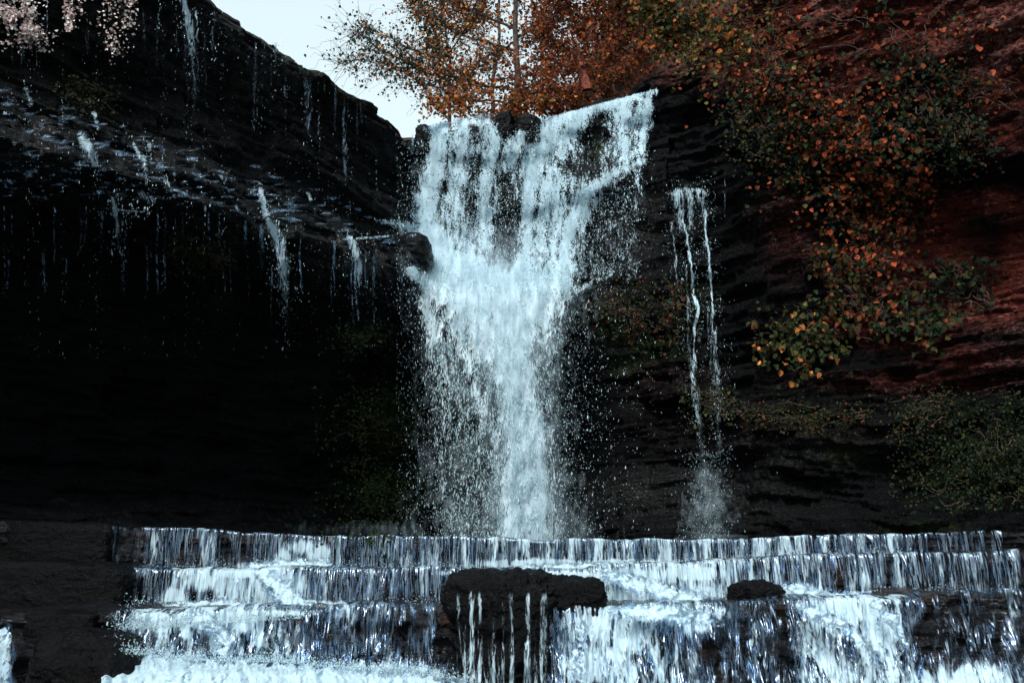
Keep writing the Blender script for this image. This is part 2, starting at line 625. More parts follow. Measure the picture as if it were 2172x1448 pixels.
# back wall behind the main fall
B_PLAN = [(-2.6, 20.9), (-1.6, 20.75), (0, 20.9), (1.5, 20.9), (2.7, 20.6), (3.6, 20.1)]
bp_l = ((.9, -1.6), (.8, -.2), (.5, .3), (.1, .8), (-.2, 2.2), (-.1, 4.0), (.4, 4.9), (1.0, 5.3), (1.1, 5.6), (.8, 6.0), (.45, 6.6), (.3, 7.4), (.25, 8.3), (.2, 8.8), (.05, 9.08), (-.4, 9.2), (-3, 9.3), (-14, 9.4))
bp_m = ((.9, -1.6), (.8, -.2), (.5, .3), (.1, .8), (-.2, 2.2), (-.1, 4.0), (.4, 4.6), (1.1, 5.0), (1.2, 5.3), (.9, 5.7), (.5, 6.5), (.35, 7.4), (.3, 8.4), (.25, 9.1), (.05, 9.4), (-.4, 9.5), (-3, 9.55), (-14, 9.6))
bp_h = bp_m[:13] + ((.25, 9.2), (.08, 9.48), (-.4, 9.55), (-3, 9.6), (-14, 9.6))
bp_r = ((.9, -1.6), (.8, -.2), (.5, .3), (.1, .8), (-.2, 2.2), (.0, 4.0), (.3, 4.8), (.45, 5.4), (.45, 6.0), (.5, 6.8), (.7, 7.6), (.75, 8.0), (.4, 8.5), (.35, 9.6), (.1, 10.05), (-.4, 10.2), (-3, 10.4), (-14, 10.8))
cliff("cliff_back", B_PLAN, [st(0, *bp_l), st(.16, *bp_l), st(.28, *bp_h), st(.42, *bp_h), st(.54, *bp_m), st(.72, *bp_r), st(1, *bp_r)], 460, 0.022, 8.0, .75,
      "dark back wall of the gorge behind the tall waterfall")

# right wall: banded red shale that leans out over the gorge and rises out of the picture
R_PLAN = [(2.75, 20.75), (3.4, 20.1), (5.4, 18.4), (7.5, 16.3), (9.3, 14.0), (11.0, 10.5), (12.0, 6.0), (12.6, 0), (13, -10)]
rp_a = ((1.0, -1.6), (.9, -.2), (.6, .4), (.2, .9), (.1, 2.2), (.05, 3.6), (.15, 4.8), (.2, 5.6), (.1, 6.4), (.3, 7.3), (.45, 8.0), (.35, 8.7), (.45, 9.5), (.2, 10.1), (-.3, 10.4), (-1.2, 11.0), (-3, 13), (-9, 20))
rp_b = ((1.3, -1.6), (1.2, -.1), (.9, .6), (.5, 1.1), (.35, 2.2), (.2, 3.4), (.1, 4.4), (.0, 5.4), (.1, 6.4), (.45, 7.3), (.75, 8.0), (.6, 8.7), (.8, 9.6), (.5, 10.4), (.4, 11.4), (-.4, 12.6), (-2, 15), (-8, 21))
rp_c = ((1.6, -1.6), (1.5, .0), (1.2, .8), (.7, 1.3), (.5, 2.2), (.3, 3.2), (.2, 3.9), (.0, 4.5), (-.6, 5.1), (-.4, 5.9), (.5, 6.2), (.8, 7.2), (1.0, 8.0), (1.1, 9.4), (.7, 11.0), (.4, 12.8), (-.3, 18), (-3, 27))
rp_d = ((1.6, -1.6), (1.5, .0), (1.2, .8), (.7, 1.3), (.5, 2.2), (.3, 3.2), (.2, 3.9), (.0, 4.5), (-.3, 5.1), (-.2, 5.9), (.4, 6.4), (.6, 7.2), (.8, 8.0), (.9, 9.4), (.6, 11.0), (.4, 12.8), (-.2, 19), (-3, 30))
cliff("cliff_right", R_PLAN, [st(0, *rp_a), st(.035, *rp_a), st(.12, *rp_b), st(.22, *rp_c), st(.35, *rp_c), st(.6, *rp_d), st(1, *rp_d)], 600, 0.020, 14.0, 1.25,
      "banded red shale wall rising out of the picture on the right")

# wooded slope above the falls
gx, gy = np.meshgrid(np.linspace(-30, 40, 180), np.linspace(21.3, 90, 150))
gz = 9.25 + 0.44 * np.clip(gy - 21.3, 0, 9) + 0.12 * np.clip(gy - 30, 0, 60) + 2.6 * np.clip(gx - 1.2 - .04 * (gy - 24), 0, 5) * sstep(22.5, 27.0, gy) + 0.9 * np.clip(gx - 7, 0, 30) \
    + 0.25 * fbm(gx * .4, gy * .4, 2.0, 4)
gz -= 0.35 * np.clip(-gx - 3, 0, 40)
hv = np.stack([gx, gy, gz], -1).reshape(-1, 3)
hill = add_mesh("hillside", hv, grid_faces(150, 180), SOIL)
hill["kind"] = "structure"
hill["label"] = "steep leaf-strewn slope above the falls"

# stream bed under and behind the camera
bx, by = np.meshgrid(np.linspace(-16, 16, 80), np.linspace(-14, 12, 70))
bv = np.stack([bx, by, -1.75 + 0.05 * fbm(bx * .7, by * .7, 1.0, 3)], -1).reshape(-1, 3)
bed = add_mesh("water", bv, grid_faces(70, 80), STREAM)
bed["kind"] = "structure"
bed["label"] = "dark pool at the foot of the lowest ledge"


# ------------------------------------------------------------------ droplets and water sheets
def drops(name, pos, direc, length, width, parent, mat=DROPS, kind=None):
    n = len(pos)
    if n == 0:
        return None
    direc = direc / np.linalg.norm(direc, axis=1)[:, None]
    a = np.cross(direc, np.array([0.3, 1.0, 0.1]))
    a /= np.linalg.norm(a, axis=1)[:, None] + 1e-9
    b = np.cross(direc, a)
    L, W = length[:, None], width[:, None]
    v = np.empty((n, 5, 3))
    v[:, 0] = pos - direc * L * .5
    ph = rng.uniform(0, 6.28, n)
    for k in range(3):
        an = ph + k * 2.0944
        v[:, 1 + k] = pos + direc * L * .12 + (a * np.cos(an)[:, None] + b * np.sin(an)[:, None]) * W * .5
    v[:, 4] = pos + direc * L * .5
    base = np.array([[0, 1, 2], [0, 2, 3], [0, 3, 1], [4, 2, 1], [4, 3, 2], [4, 1, 3]])
    f = (np.arange(n)[:, None, None] * 5 + base[None]).reshape(-1, 3)
    ob = add_mesh(name, v.reshape(-1, 3), f, mat, parent)
    if kind:
        ob["kind"] = kind
    return ob


def stroke(px, py, pts, soft=1.0):
    """distance field of a tapering polyline (px, py, half width, value) -> value, soft edges"""
    out = np.zeros_like(px)
    for (x0, y0, w0, v0), (x1, y1, w1, v1) in zip(pts[:-1], pts[1:]):
        dx, dy = x1 - x0, y1 - y0
        t = np.clip(((px - x0) * dx + (py - y0) * dy) / (dx * dx + dy * dy), 0, 1)
        dist = np.hypot(px - x0 - t * dx, py - y0 - t * dy)
        w = w0 + t * (w1 - w0)
        out = np.maximum(out, (v0 + t * (v1 - v0)) * np.exp(-(dist / w) ** 1.9 * .8))
    return out


def main_density(px, py):
    wx = px + 10 * perlin(px / 45, py / 90, 1.0) + 4 * perlin(px / 14, py / 30, 2.0)
    wy = py + 10 * perlin(px / 50, py / 60, 4.0)
    S = lambda pts: stroke(wx, wy, pts)
    d = np.zeros_like(px)
    M = lambda o: np.maximum(d, o)
    top = np.interp(px, [880, 905, 960, 1060, 1090, 1140, 1190, 1280, 1390, 1420], [270, 264, 251, 234, 244, 249, 240, 216, 187, 185])
    # veil over the whole upper face
    left = np.interp(py, [250, 300, 400, 470, 560], [905, 900, 888, 870, 860])
    right = np.interp(py, [180, 330, 350, 470, 600, 660], [1392, 1362, 1355, 1250, 1225, 1200])
    veil = sstep(-6, 14, wx - left) * sstep(-4, 16, right - wx) * sstep(0, 8, py - top) * (1 - sstep(560, 640, wy))
    streak = fbm(wx / 13, wy / 120, 3.3, 3) + .5 * perlin(wx / 30, wy / 26, 8.0)
    d = M(np.clip(.56 + .24 * streak, 0, 1) * veil)
    d = M(S([(930, 275, 28, .92), (925, 340, 34, .90), (905, 420, 30, .92), (905, 480, 34, .98), (940, 530, 36, 1)]))
    d = M(S([(980, 258, 26, .85), (975, 330, 30, .78), (970, 420, 36, .74), (985, 510, 36, .85)]))
    d = M(S([(1020, 250, 26, .8), (1050, 300, 26, .86), (1035, 360, 22, .80), (1025, 440, 24, .84), (1030, 520, 26, .9)]))
    d = M(S([(1105, 290, 36, .9), (1085, 330, 30, .78), (1065, 400, 12, .6)]))
    d = M(S([(1170, 262, 34, .98), (1145, 310, 34, .95), (1125, 370, 26, .92), (1118, 450, 26, .95), (1112, 550, 26, .96), (1105, 620, 40, 1)]))
    d = M(S([(1225, 245, 34, .92), (1195, 310, 28, .86), (1165, 380, 26, .84), (1150, 470, 30, .82), (1150, 570, 30, .86)]))
    d = M(S([(1200, 245, 20, .95), (1280, 225, 22, .95), (1340, 205, 20, .93), (1385, 190, 12, .9)]))
    d = M(S([(1375, 200, 14, .85), (1368, 260, 14, .84), (1358, 330, 14, .82)]))
    d = M(S([(1325, 220, 32, .84), (1322, 290, 34, .76), (1330, 335, 24, .8)]))
    d = M(S([(1362, 345, 9, .66), (1300, 368, 18, .80), (1250, 405, 26, .92), (1220, 460, 24, .97), (1203, 530, 22, .95), (1190, 610, 26, 1)]))
    d = M(S([(1185, 380, 24, .82), (1180, 460, 26, .82), (1165, 560, 26, .86)]))
    # dark openings
    hole = lambda o, a: d * (1 - a * o)
    d = hole(S([(1268, 262, 15, 1), (1260, 300, 20, 1), (1248, 340, 24, 1)]), .62)
    d = hole(S([(1072, 370, 12, 1), (1078, 440, 20, 1), (1075, 520, 24, 1), (1070, 560, 20, 1)]), .62)
    d = hole(S([(1068, 240, 20, 1), (1080, 262, 16, 1)]), .85)
    d = hole(S([(1105, 248, 22, 1), (1135, 250, 14, 1)]), .85)
    d = hole(S([(1005, 340, 10, 1), (1000, 420, 16, 1), (985, 500, 16, 1)]), .30)
    d = hole(S([(1185, 345, 10, 1), (1235, 360, 14, 1)]), .45)
    d = hole(S([(1155, 470, 10, 1), (1150, 590, 20, 1)]), .22)
    # wet rock to the right of the diagonal stream
    d = M(.36 * sstep(0, 30, wx - 1200) * sstep(0, 40, 1385 - wx) * sstep(360, 400, wy) * (1 - sstep(560, 640, wy)))
    d = M(S([(1350, 360, 10, .6), (1352, 430, 8, .45), (1345, 470, 6, .2)]))
    d = M(S([(1330, 565, 2.5, .34), (1280, 590, 4, .42), (1225, 612, 10, .56)]))
    # shoulder and neck
    d = M(S([(795, 465, 4, .55), (830, 474, 8, .62), (868, 478, 14, .78), (905, 500, 30, 1), (950, 545, 44, 1), (1010, 580, 48, 1), (1080, 640, 60, 1)]))
    d = M(S([(1185, 590, 34, 1), (1130, 640, 62, 1), (1085, 690, 66, 1)]))
    d = M(S([(875, 575, 16, .88), (930, 600, 44, .9), (1000, 660, 44, .92), (1040, 740, 40, .9)]))
    # plume
    d = M(S([(1085, 640, 60, 1), (1088, 740, 48, 1), (1100, 840, 40, 1), (1112, 940, 46, 1), (1116, 1040, 52, 1), (1113, 1145, 58, 1)]))
    spray = np.interp(py, [570, 700, 860, 1000, 1140], [.62, .42, .29, .24, .21])
    el = np.interp(py, [560, 640, 760, 900, 1140], [862, 880, 893, 903, 915])
    er = np.interp(py, [560, 700, 1140], [1010, 1050, 1090])
    d = M(spray * sstep(0, 26, wx - el) * sstep(-30, 30, er - wx) * sstep(556, 575, wy))
    d = M(S([(960, 640, 30, .70), (990, 760, 24, .58), (1030, 880, 22, .52), (1060, 980, 24, .46)]))
    d = M(S([(905, 640, 22, .70), (930, 740, 26, .58), (950, 840, 26, .46)]))
    sr = np.interp(py, [600, 700, 800, 950, 1140], [.66, .50, .30, .16, .12])
    rr = np.interp(py, [600, 700, 800, 950, 1140], [1235, 1205, 1190, 1195, 1200])
    d = M(sr * sstep(0, 30, wx - 1080) * sstep(-12, 34, rr - wx) * sstep(590, 620, wy))
    d = d * sstep(-2, 4, py - top)
    d = d - .16 * np.clip(fbm(px / 11, py / 30, 5.5, 3), 0, 1) * (1 - sstep(560, 620, py) * (1 - sstep(40, 75, np.abs(px - np.interp(py, [600, 850, 1140], [1085, 1098, 1113])))))
    up = 1 - sstep(540, 620, py)
    d = d * (1 - .09 * up) - .03 * up
    return np.clip(d, 0, 1)


def main_depth(px, py):
    """depth of the falling water: hugs the rock above the neck, falls free of it below"""
    rock = depth(px, py, 4) - .12
    lip = np.interp(py, [540, 640, 760, 1140], [19.35, 19.0, 18.85, 18.6])
    lip = lip + .25 * ((px - 1060) / 200.0) ** 2 * sstep(600, 900, py)
    w = sstep(520, 620, py)
    return np.minimum(rock, rock * (1 - w) + lip * w)


fall = thing("waterfall", "tall white waterfall pouring over the rim and narrowing into a single plume", "waterfall")


def water_sheet(name, parent, px0, px1, py0, py1, step, dfun, yfun, mat, off=0.0, ridge=.05, cut=.05, seed=0.0, stretch=1.0, ry=110.0, fine=.5):
    gx, gy = np.meshgrid(np.arange(px0, px1 + step, step), np.arange(py0, py1 + step, step))
    den = dfun(gx, gy)
    Y = yfun(gx, gy)
    k = np.ones(5) / 5                                       # smooth the sheet so it does not copy each rock layer
    for ax in (0, 1, 0, 1):
        Y = np.apply_along_axis(lambda m: np.convolve(np.pad(m, 2, mode='edge'), k, 'valid'), ax, Y)
    Y = Y - off - ridge * (fbm(gx / 26 + seed, gy / ry, seed, 3) + fine * perlin(gx / 9, gy / (ry * .45), seed))
    p = P(gx, gy, Y)
    flow = np.stack([p[..., 0] + seed * 3, (p[..., 2]) * stretch, np.zeros_like(gx)], -1)
    nr, nc = gx.shape
    dm = np.maximum(np.maximum(den[:-1, :-1], den[1:, :-1]), np.maximum(den[:-1, 1:], den[1:, 1:]))
    f = grid_faces(nr, nc, dm > cut)
    v, f, at = compact(p.reshape(-1, 3), f, {"cover": den.ravel(), "flow": flow.reshape(-1, 3)})
    return add_mesh(name, v, f, mat, parent, at)


def clumps(px, py, z=0.0):
    return np.clip(.5 + 1.3 * fbm(px / 16, py / 42, z, 3), 0, 1.4)


def spray_points(n, px0, px1, py0, py1, dfun, z, power=1.4, clump=1.0):
    px, py = rng.uniform(px0, px1, n), rng.uniform(py0, py1, n)
    pr = dfun(px, py) ** power * ((1 - clump) + clump * clumps(px, py, z))
    k = rng.uniform(0, 1, n) < pr
    return px[k], py[k]


water_sheet("upper_cascade", fall, 770, 1420, 176, 640, 3, main_density, main_depth, FOAM, .02, .07, .06, 1.0)
water_sheet("plume", fall, 850, 1260, 556, 1150, 3, lambda a, b: main_density(a, b) * sstep(556, 640, b), main_depth, PLUNGE, .18, .14, .10, 2.0)
for nm, n, a, b, c, e in (("upper_spray", 300000, 780, 1410, 180, 620), ("lower_spray", 340000, 850, 1300, 560, 1150)):
    px, py = spray_points(n, a, b, c, e, main_density, 3.0, 2.2)
    Y = main_depth(px, py) - np.abs(rng.normal(0, .16, len(px))) - .02
    pos = P(px, py, Y)
    fallen = sstep(520, 900, py)
    wid = rng.gamma(2.0, .0028, len(px)) * (1 + .6 * fallen) + .0035
    ln = wid * (1.3 + rng.gamma(2, .6, len(px)) * (1 + 1.6 * fallen))
    di = np.stack([rng.normal(0, .22, len(px)) + .0, rng.normal(-.1, .15, len(px)), -np.ones(len(px))], 1)
    o = drops(nm, pos, di, ln, wid, fall)
    o["kind"] = "stuff"
def mist_density(px, py):
    core = stroke(px, py, [(940, 530, 60, .55), (1060, 620, 110, .85), (1085, 720, 80, .85), (1100, 860, 62, .75), (1112, 1000, 70, .75), (1112, 1150, 95, .85)])
    wide = stroke(px, py, [(960, 640, 70, .26), (1000, 900, 90, .20), (1030, 1150, 130, .40)])
    return np.maximum(core, wide) * (1 - .35 * np.clip(fbm(px / 60, py / 90, 2.0, 3), -.5, 1))


water_sheet("mist", fall, 780, 1320, 480, 1150, 5, mist_density, main_depth, MIST, .42, .12, .05, 3.0)
# loose drops thrown to the sides of the plume
n = 26000
py = rng.uniform(300, 1140, n)
px = 1060 + rng.normal(0, 1, n) * np.interp(py, [300, 600, 1140], [170, 120, 110])
k = (main_density(px, py) < .35) & (px > 840) & (px < 1390)
px, py = px[k], py[k]
Y = main_depth(px, py) - rng.uniform(.0, .6, len(px))
wid = rng.gamma(1.6, .0034, len(px)) + .0025
o = drops("loose_drops", P(px, py, Y), np.stack([rng.normal(0, .1, len(px)), np.zeros(len(px)), -np.ones(len(px))], 1), wid * rng.uniform(1.5, 4, len(px)), wid, fall)
o["kind"] = "stuff"


# ------------------------------------------------------------------ stepped ledges at the bottom
def edge_world(pts):
    a = np.array(pts, float)
    w = P(a[:, 0], a[:, 1], a[:, 2])
    return w[np.argsort(w[:, 0])]


def smooth_interp(x, xp, fp):
    t = np.interp(x, xp, fp)
    k = 31
    return np.convolve(np.pad(t, k // 2, mode='edge'), np.ones(k) / k, 'valid')


class Ledge:
    def __init__(s, pts, drop_pts, seed, back=4.0, block=.10, bl=1.1):
        w, f = edge_world(pts), edge_world(drop_pts)
        s.x = np.arange(w[0, 0], w[-1, 0], .013)
        s.y = smooth_interp(s.x, w[:, 0], w[:, 1]) + block * (layers(np.full_like(s.x, .5 + seed), s.x, 1.0, bl, seed) - .5) \
            + .07 * fbm(s.x * 2.0, seed, 0, 4)
        s.z = smooth_interp(s.x, w[:, 0], w[:, 2]) + .022 * fbm(s.x * 2.2, seed, 1, 4) + .03 * (layers(np.full_like(s.x, 1.5 + seed), s.x, 1.0, .8, seed + 1) - .5)
        s.zf = smooth_interp(s.x, f[:, 0], f[:, 2])
        s.seed, s.back = seed, back

    def rock(s, name, label):
        prof = [(s.back, .02, 0), (s.back * .5, .02, 0), (.6, .01, 0), (.25, .0, 0), (.08, 0, 0), (.02, -.008, 0)]
        prof += [(-.03 * q - .005, -.03 + .03 * q, q) for q in np.linspace(0, 1, 70)] + [(.02, -.25, 1.0), (.0, -1.2, 1.0)]
        pr = np.array(prof)
        h = s.z - s.zf
        y = s.y[None] + pr[:, 0:1]
        z = s.z[None] + pr[:, 1:2] - pr[:, 2:3] * h[None]
        x = np.broadcast_to(s.x[None], y.shape)
        face = sstep(0, .06, pr[:, 2:3])
        y = y - face * (.11 * (layers(z, x, .13, .55, s.seed) - .5) + .05 * (layers(z, x, .05, .3, s.seed + 2) - .5) + .05 * fbm(x * 3, z * 5, s.seed, 3))
        z = z + (1 - face) * .02 * fbm(x * 3, y * 3, s.seed, 3)
        v = np.stack([x, y, z], -1).reshape(-1, 3)
        s.face_y = y.min(0)
        zero = np.zeros(len(v))
        px, py = Q(v)
        stain = np.clip(1.2 * fbm(v[:, 0] * 2.2, v[:, 2] * 1.2, s.seed + 4, 3), 0, .8)
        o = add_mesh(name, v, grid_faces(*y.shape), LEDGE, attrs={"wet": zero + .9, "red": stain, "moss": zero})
        zb2.append(v)
        return tag(o, label, "rock ledge")

    def water(s, name, root, dfun, mat, px0, px1, arc=.10, ridge=.03, rows=64, over=.35, run=0.0, seed=0.0, lift=.03, fr=(14, 2.2), stretch=1.0):
        xs = np.arange(s.x[0], s.x[-1], .011)
        ye, ze, zf = np.interp(xs, s.x, s.face_y), np.interp(xs, s.x, s.z), np.interp(xs, s.x, s.zf)
        pxe, _ = Q(np.stack([xs, ye, ze], -1))
        m = (pxe > px0) & (pxe < px1)
        xs, ye, ze, zf = xs[m], ye[m], ze[m], zf[m]
        q = np.concatenate([np.linspace(-over, 0, 8, endpoint=False), np.linspace(0, 1, rows)])[:, None]
        fall_ = np.clip(q, 0, None)
        y = ye[None] - np.minimum(q, 0) - .025 * sstep(-.1, .05, q) - arc * np.sqrt(fall_) - run * fall_ ** 2
        z = ze[None] + lift - fall_ * (ze - zf + lift)[None] * 1.02
        x = np.broadcast_to(xs[None], y.shape)
        along = np.where(q < 0, q * .5, fall_ * (ze - zf)[None])
        y = y - ridge * sstep(-.05, .3, q) * (.6 + .9 * perlin(x * 1.1, 2.0, seed)) * (fbm(x * fr[0] + .4 * perlin(x * 3, along * 3, seed), along * fr[1] + seed, seed, 3)) - ridge * .6 * perlin(x * 40, along * 4, seed)
        z = z + (.007 * perlin(x * 9, y * 6, seed) + ridge * .6 * fbm(x * 1.7, y * 3.2, seed + 2, 4)) * sstep(.25, -.05, q)
        v = np.stack([x, y, z], -1)
        px, py = Q(v)
        den = dfun(px, py)
        flow = np.stack([x, along * stretch + seed * 5, np.zeros_like(x)], -1)
        dm = np.maximum(den[:-1, :-1], den[1:, 1:])
        f = grid_faces(*x.shape, dm > .02)
        v, f, at = compact(v.reshape(-1, 3), f, {"cover": den.ravel(), "flow": flow.reshape(-1, 3)})
        return add_mesh(name, v, f, mat, root, at)


zb2 = []
T1 = Ledge([(-160, 1097, 10.6), (0, 1105, 10.9), (235, 1119, 11.1), (420, 1129, 11.2), (640, 1143, 11.2), (900, 1141, 11.3), (1086, 1147, 11.3), (1300, 1151, 11.3), (1490, 1150, 11.3), (1560, 1147, 11.3), (1700, 1141, 11.2), (1970, 1134, 11.0), (2172, 1129, 10.8), (2330, 1126, 10.6)],
           [(-160, 1190, 10.6), (240, 1198, 11.1), (500, 1209, 11.2), (970, 1212, 11.3), (1200, 1210, 11.3), (1540, 1197, 11.3), (1700, 1186, 11.2), (2172, 1175, 10.8), (2330, 1172, 10.6)], 2.0, back=12.0, block=.16)
T1.rock("rock_ledge", "topmost of the three low rock steps, directly below the falls")
T2 = Ledge([(-160, 1190, 9.2), (215, 1204, 9.5), (260, 1209, 9.6), (680, 1210, 9.7), (950, 1211, 9.7), (1086, 1213, 9.7), (1300, 1208, 9.7), (1540, 1194, 9.7), (1700, 1182, 9.6), (2172, 1170, 9.4), (2330, 1167, 9.2)],
           [(-160, 1290, 9.2), (260, 1294, 9.6), (640, 1294, 9.7), (1086, 1294, 9.7), (1300, 1292, 9.7), (1500, 1288, 9.7), (1700, 1272, 9.6), (1930, 1267, 9.5), (2330, 1264, 9.2)], 5.0, back=2.2, block=.14)
T2.rock("rock_ledge", "middle rock step with sheet water sliding over its whole face")
T3 = Ledge([(-160, 1306, 8.0), (190, 1301, 8.2), (330, 1294, 8.3), (640, 1292, 8.4), (960, 1292, 8.4), (1280, 1291, 8.4), (1500, 1289, 8.4), (1700, 1272, 8.4), (1930, 1266, 8.3), (2172, 1264, 8.2), (2330, 1262, 8.1)],
           [(-160, 1540, 8.0), (640, 1540, 8.3), (1280, 1540, 8.3), (2330, 1540, 8.1)], 9.0, back=2.0, block=.20, bl=1.4)
T3.rock("rock_ledge", "lowest and tallest rock step, cut off by the bottom of the photo")


def B(lst, base=0.0):
    def f(px, py):
        wx = px + 7 * perlin(px / 30, py / 30, 7.0)
        wy = py + 7 * perlin(px / 30, py / 40, 9.0)
        return np.clip(np.maximum(blobs(wx, wy, lst), base), 0, 1)
    return f


def t1_density(px, py):
    base = np.interp(px, [225, 240, 300, 640, 720, 1000, 1200, 1500, 1750, 1960, 2120, 2150], [0, .12, .16, .24, .23, .28, .35, .35, .30, .22, .08, 0])
    o = base + .30 * perlin(px / 28, 3.0, 1.0) + .12 * perlin(px / 9, py / 90, 2.0)
    o = np.maximum(o, blobs(px, py, [(600, 1195, 22, 30, 1), (680, 1185, 26, 34, 1), (640, 1160, 40, 20, .6), (1160, 1195, 150, 12, .9), (1330, 1196, 140, 12, .95), (440, 1150, 18, 50, .6), (330, 1150, 14, 40, .55), (560, 1200, 80, 10, .8)]))
    o = o * (1 - blobs(px, py, [(270, 1160, 22, 60, .9), (480, 1165, 24, 40, .7), (525, 1160, 14, 40, .6), (1975, 1160, 12, 40, .9), (1590, 1170, 8, 40, .6), (750, 1170, 14, 40, .5)]))
    return np.clip(o, 0, 1) * sstep(228, 242, px) * (1 - sstep(2125, 2150, px))


def t2_density(px, py):
    base = np.interp(px, [225, 240, 330, 420, 560, 660, 900, 960, 1280, 1420, 1560, 1700, 1900, 2180], [0, .14, .26, .46, .46, .24, .22, .20, .36, .44, .34, .27, .22, .17])
    o = base + .22 * perlin(px / 24, 5.0, 1.0) + .12 * perlin(px / 8, py / 90, 2.0)
    o = np.maximum(o, blobs(px, py, [(590, 1240, 60, 46, 1), (440, 1235, 60, 30, .8), (370, 1270, 30, 30, .9), (640, 1285, 140, 12, 1), (520, 1215, 120, 14, .85), (1330, 1222, 100, 22, .95), (1460, 1215, 90, 18, .9),
                                     (1340, 1265, 60, 40, .85), (1480, 1265, 60, 30, .8), (1700, 1258, 60, 22, .95), (1850, 1262, 90, 10, .9), (1180, 1218, 120, 8, .9), (1000, 1215, 80, 8, .7)]))
    o = o * (1 - blobs(px, py, [(410, 1265, 9, 26, .95), (445, 1262, 10, 22, .95), (300, 1250, 12, 40, .7), (330, 1250, 12, 34, .6), (880, 1275, 30, 14, .7)]))
    return np.clip(o, 0, 1) * sstep(222, 245, px)


def t3_density(px, py):
    px = px + 12 * perlin(px / 40, py / 45, 11.0) + 5 * perlin(px / 12, py / 16, 12.0)
    base = np.interp(px, [180, 215, 300, 520, 640, 760, 900, 960, 1100, 1160, 1210, 1300, 1470, 1515, 1670, 1720, 1900, 1960, 2200], [.1, .42, .46, .36, .28, .22, .14, .02, .04, .16, .40, .44, .34, .14, .16, .42, .42, .06, .16])
    o = base + .22 * perlin(px / 30, 7.0, 1.0) + .18 * perlin(px / 16, py / 60, 2.0)
    o = o - .18 * sstep(940, 980, px) * (1 - sstep(1120, 1170, px))
    o = np.maximum(o, blobs(px, py, [(430, 1312, 70, 28, .95), (300, 1335, 26, 30, .7), (510, 1315, 50, 30, .85), (460, 1350, 24, 50, .85), (330, 1306, 40, 14, .8), (560, 1300, 110, 8, .85), (390, 1340, 14, 40, .75), (550, 1345, 18, 50, .6),
                                     (1420, 1300, 120, 20, 1), (1250, 1330, 60, 40, .8), (1330, 1370, 90, 60, .72), (1240, 1410, 60, 50, .75), (1480, 1320, 40, 40, .75),
                                     (1810, 1290, 90, 36, .95), (1740, 1300, 40, 40, .8), (1850, 1350, 50, 60, .72), (1890, 1330, 30, 60, .8), (1760, 1400, 40, 60, .62), 
                                     (2050, 1440, 120, 40, .72), (800, 1430, 160, 26, .8), (1960, 1440, 40, 30, .7)]))
    o = o * (1 - blobs(px, py, [(300, 1350, 28, 30, .55), (240, 1355, 22, 26, .6), (690, 1330, 40, 26, .4), (950, 1360, 40, 90, .6), (378, 1362, 16, 26, .7), (430, 1362, 20, 28, .6), (1500, 1380, 18, 60, .8), (1665, 1380, 16, 70, .85), (850, 1330, 70, 26, .5), (1780, 1370, 26, 30, .5), (1350, 1390, 18, 24, .6),
                                (1420, 1350, 40, 24, .45), (1080, 1370, 90, 120, .5)]))
    return np.clip(o, 0, 1) * sstep(222, 285, px + 20 * perlin(py / 22, 3.0, 1.0))


c1 = thing("cascade", "thin curtain of water sliding over the topmost low step below the falls", "cascade", "sheets of water over the low steps")
T1.water("water_sheet", c1, t1_density, FILM, 222, 2150, arc=.05, ridge=.028, seed=1.0)
c2 = thing("cascade", "streaked sheet of water covering the middle step, frothing near its left end", "cascade", "sheets of water over the low steps")
T2.water("water_sheet", c2, t2_density, FILM, 222, 2250, arc=.08, ridge=.034, seed=2.0)
c3 = thing("cascade", "torn webs of white water tumbling down the lowest tall step", "cascade", "sheets of water over the low steps")
T3.water("water_sheet", c3, t3_density, FROTH, 150, 2250, arc=.10, ridge=.08, rows=110, run=.25, seed=3.0, fr=(6, 2.5), stretch=.55)

# churning pool in front of the lowest step, lower left
def pool_density(px, py):
    top = np.interp(px, [200, 240, 300, 420, 560, 700, 860, 1000, 1100], [1400, 1376, 1378, 1392, 1396, 1400, 1418, 1440, 1470])
    wob = 16 * fbm(px / 45, py / 60, 3.0, 4)
    d = sstep(-8, 26, py - top - wob)
    return np.clip(d * np.interp(px, [225, 250, 600, 820, 1050], [.6, .98, .98, .8, .4]) + .1 * perlin(px / 20, py / 20, 5.0) * d, 0, 1)


pool = thing("foam_pool", "churning white froth at the foot of the steps, bottom left corner", "white water")
water_sheet("froth", pool, 215, 1110, 1340, 1480, 2.5, pool_density, lambda a, b: 7.75 - (b - 1360) / 120 * 1.1, CHURN, 0, .10, .04, 4.0, ry=30.0, fine=.10)


def splash(name, parent, n, line, spread, up, size, sd=1):
    """drops thrown up along a line of (px, py, depth)"""
    a = np.array(line, float)
    t = rng.uniform(0, len(a) - 1, n)
    i = np.minimum(t.astype(int), len(a) - 2)
    f = (t - i)[:, None]
    q = a[i] * (1 - f) + a[i + 1] * f
    c = clumps(q[:, 0] * 1.0, q[:, 1] * 0 + 50, sd)
    k = rng.uniform(0, 1.2, n) < c
    q, c = q[k], c[k]
    n = len(q)
    p = P(q[:, 0] + rng.normal(0, spread, n), q[:, 1] - np.abs(rng.normal(0, up, n)) * c, q[:, 2] - rng.uniform(0, .25, n))
    w = rng.gamma(3, size, n) + .0025
    o = drops(name, p, rng.normal(0, 1, (n, 3)) + [0, 0, -.8], w * rng.uniform(1, 2.2, n), w, parent)
    o["kind"] = "stuff"


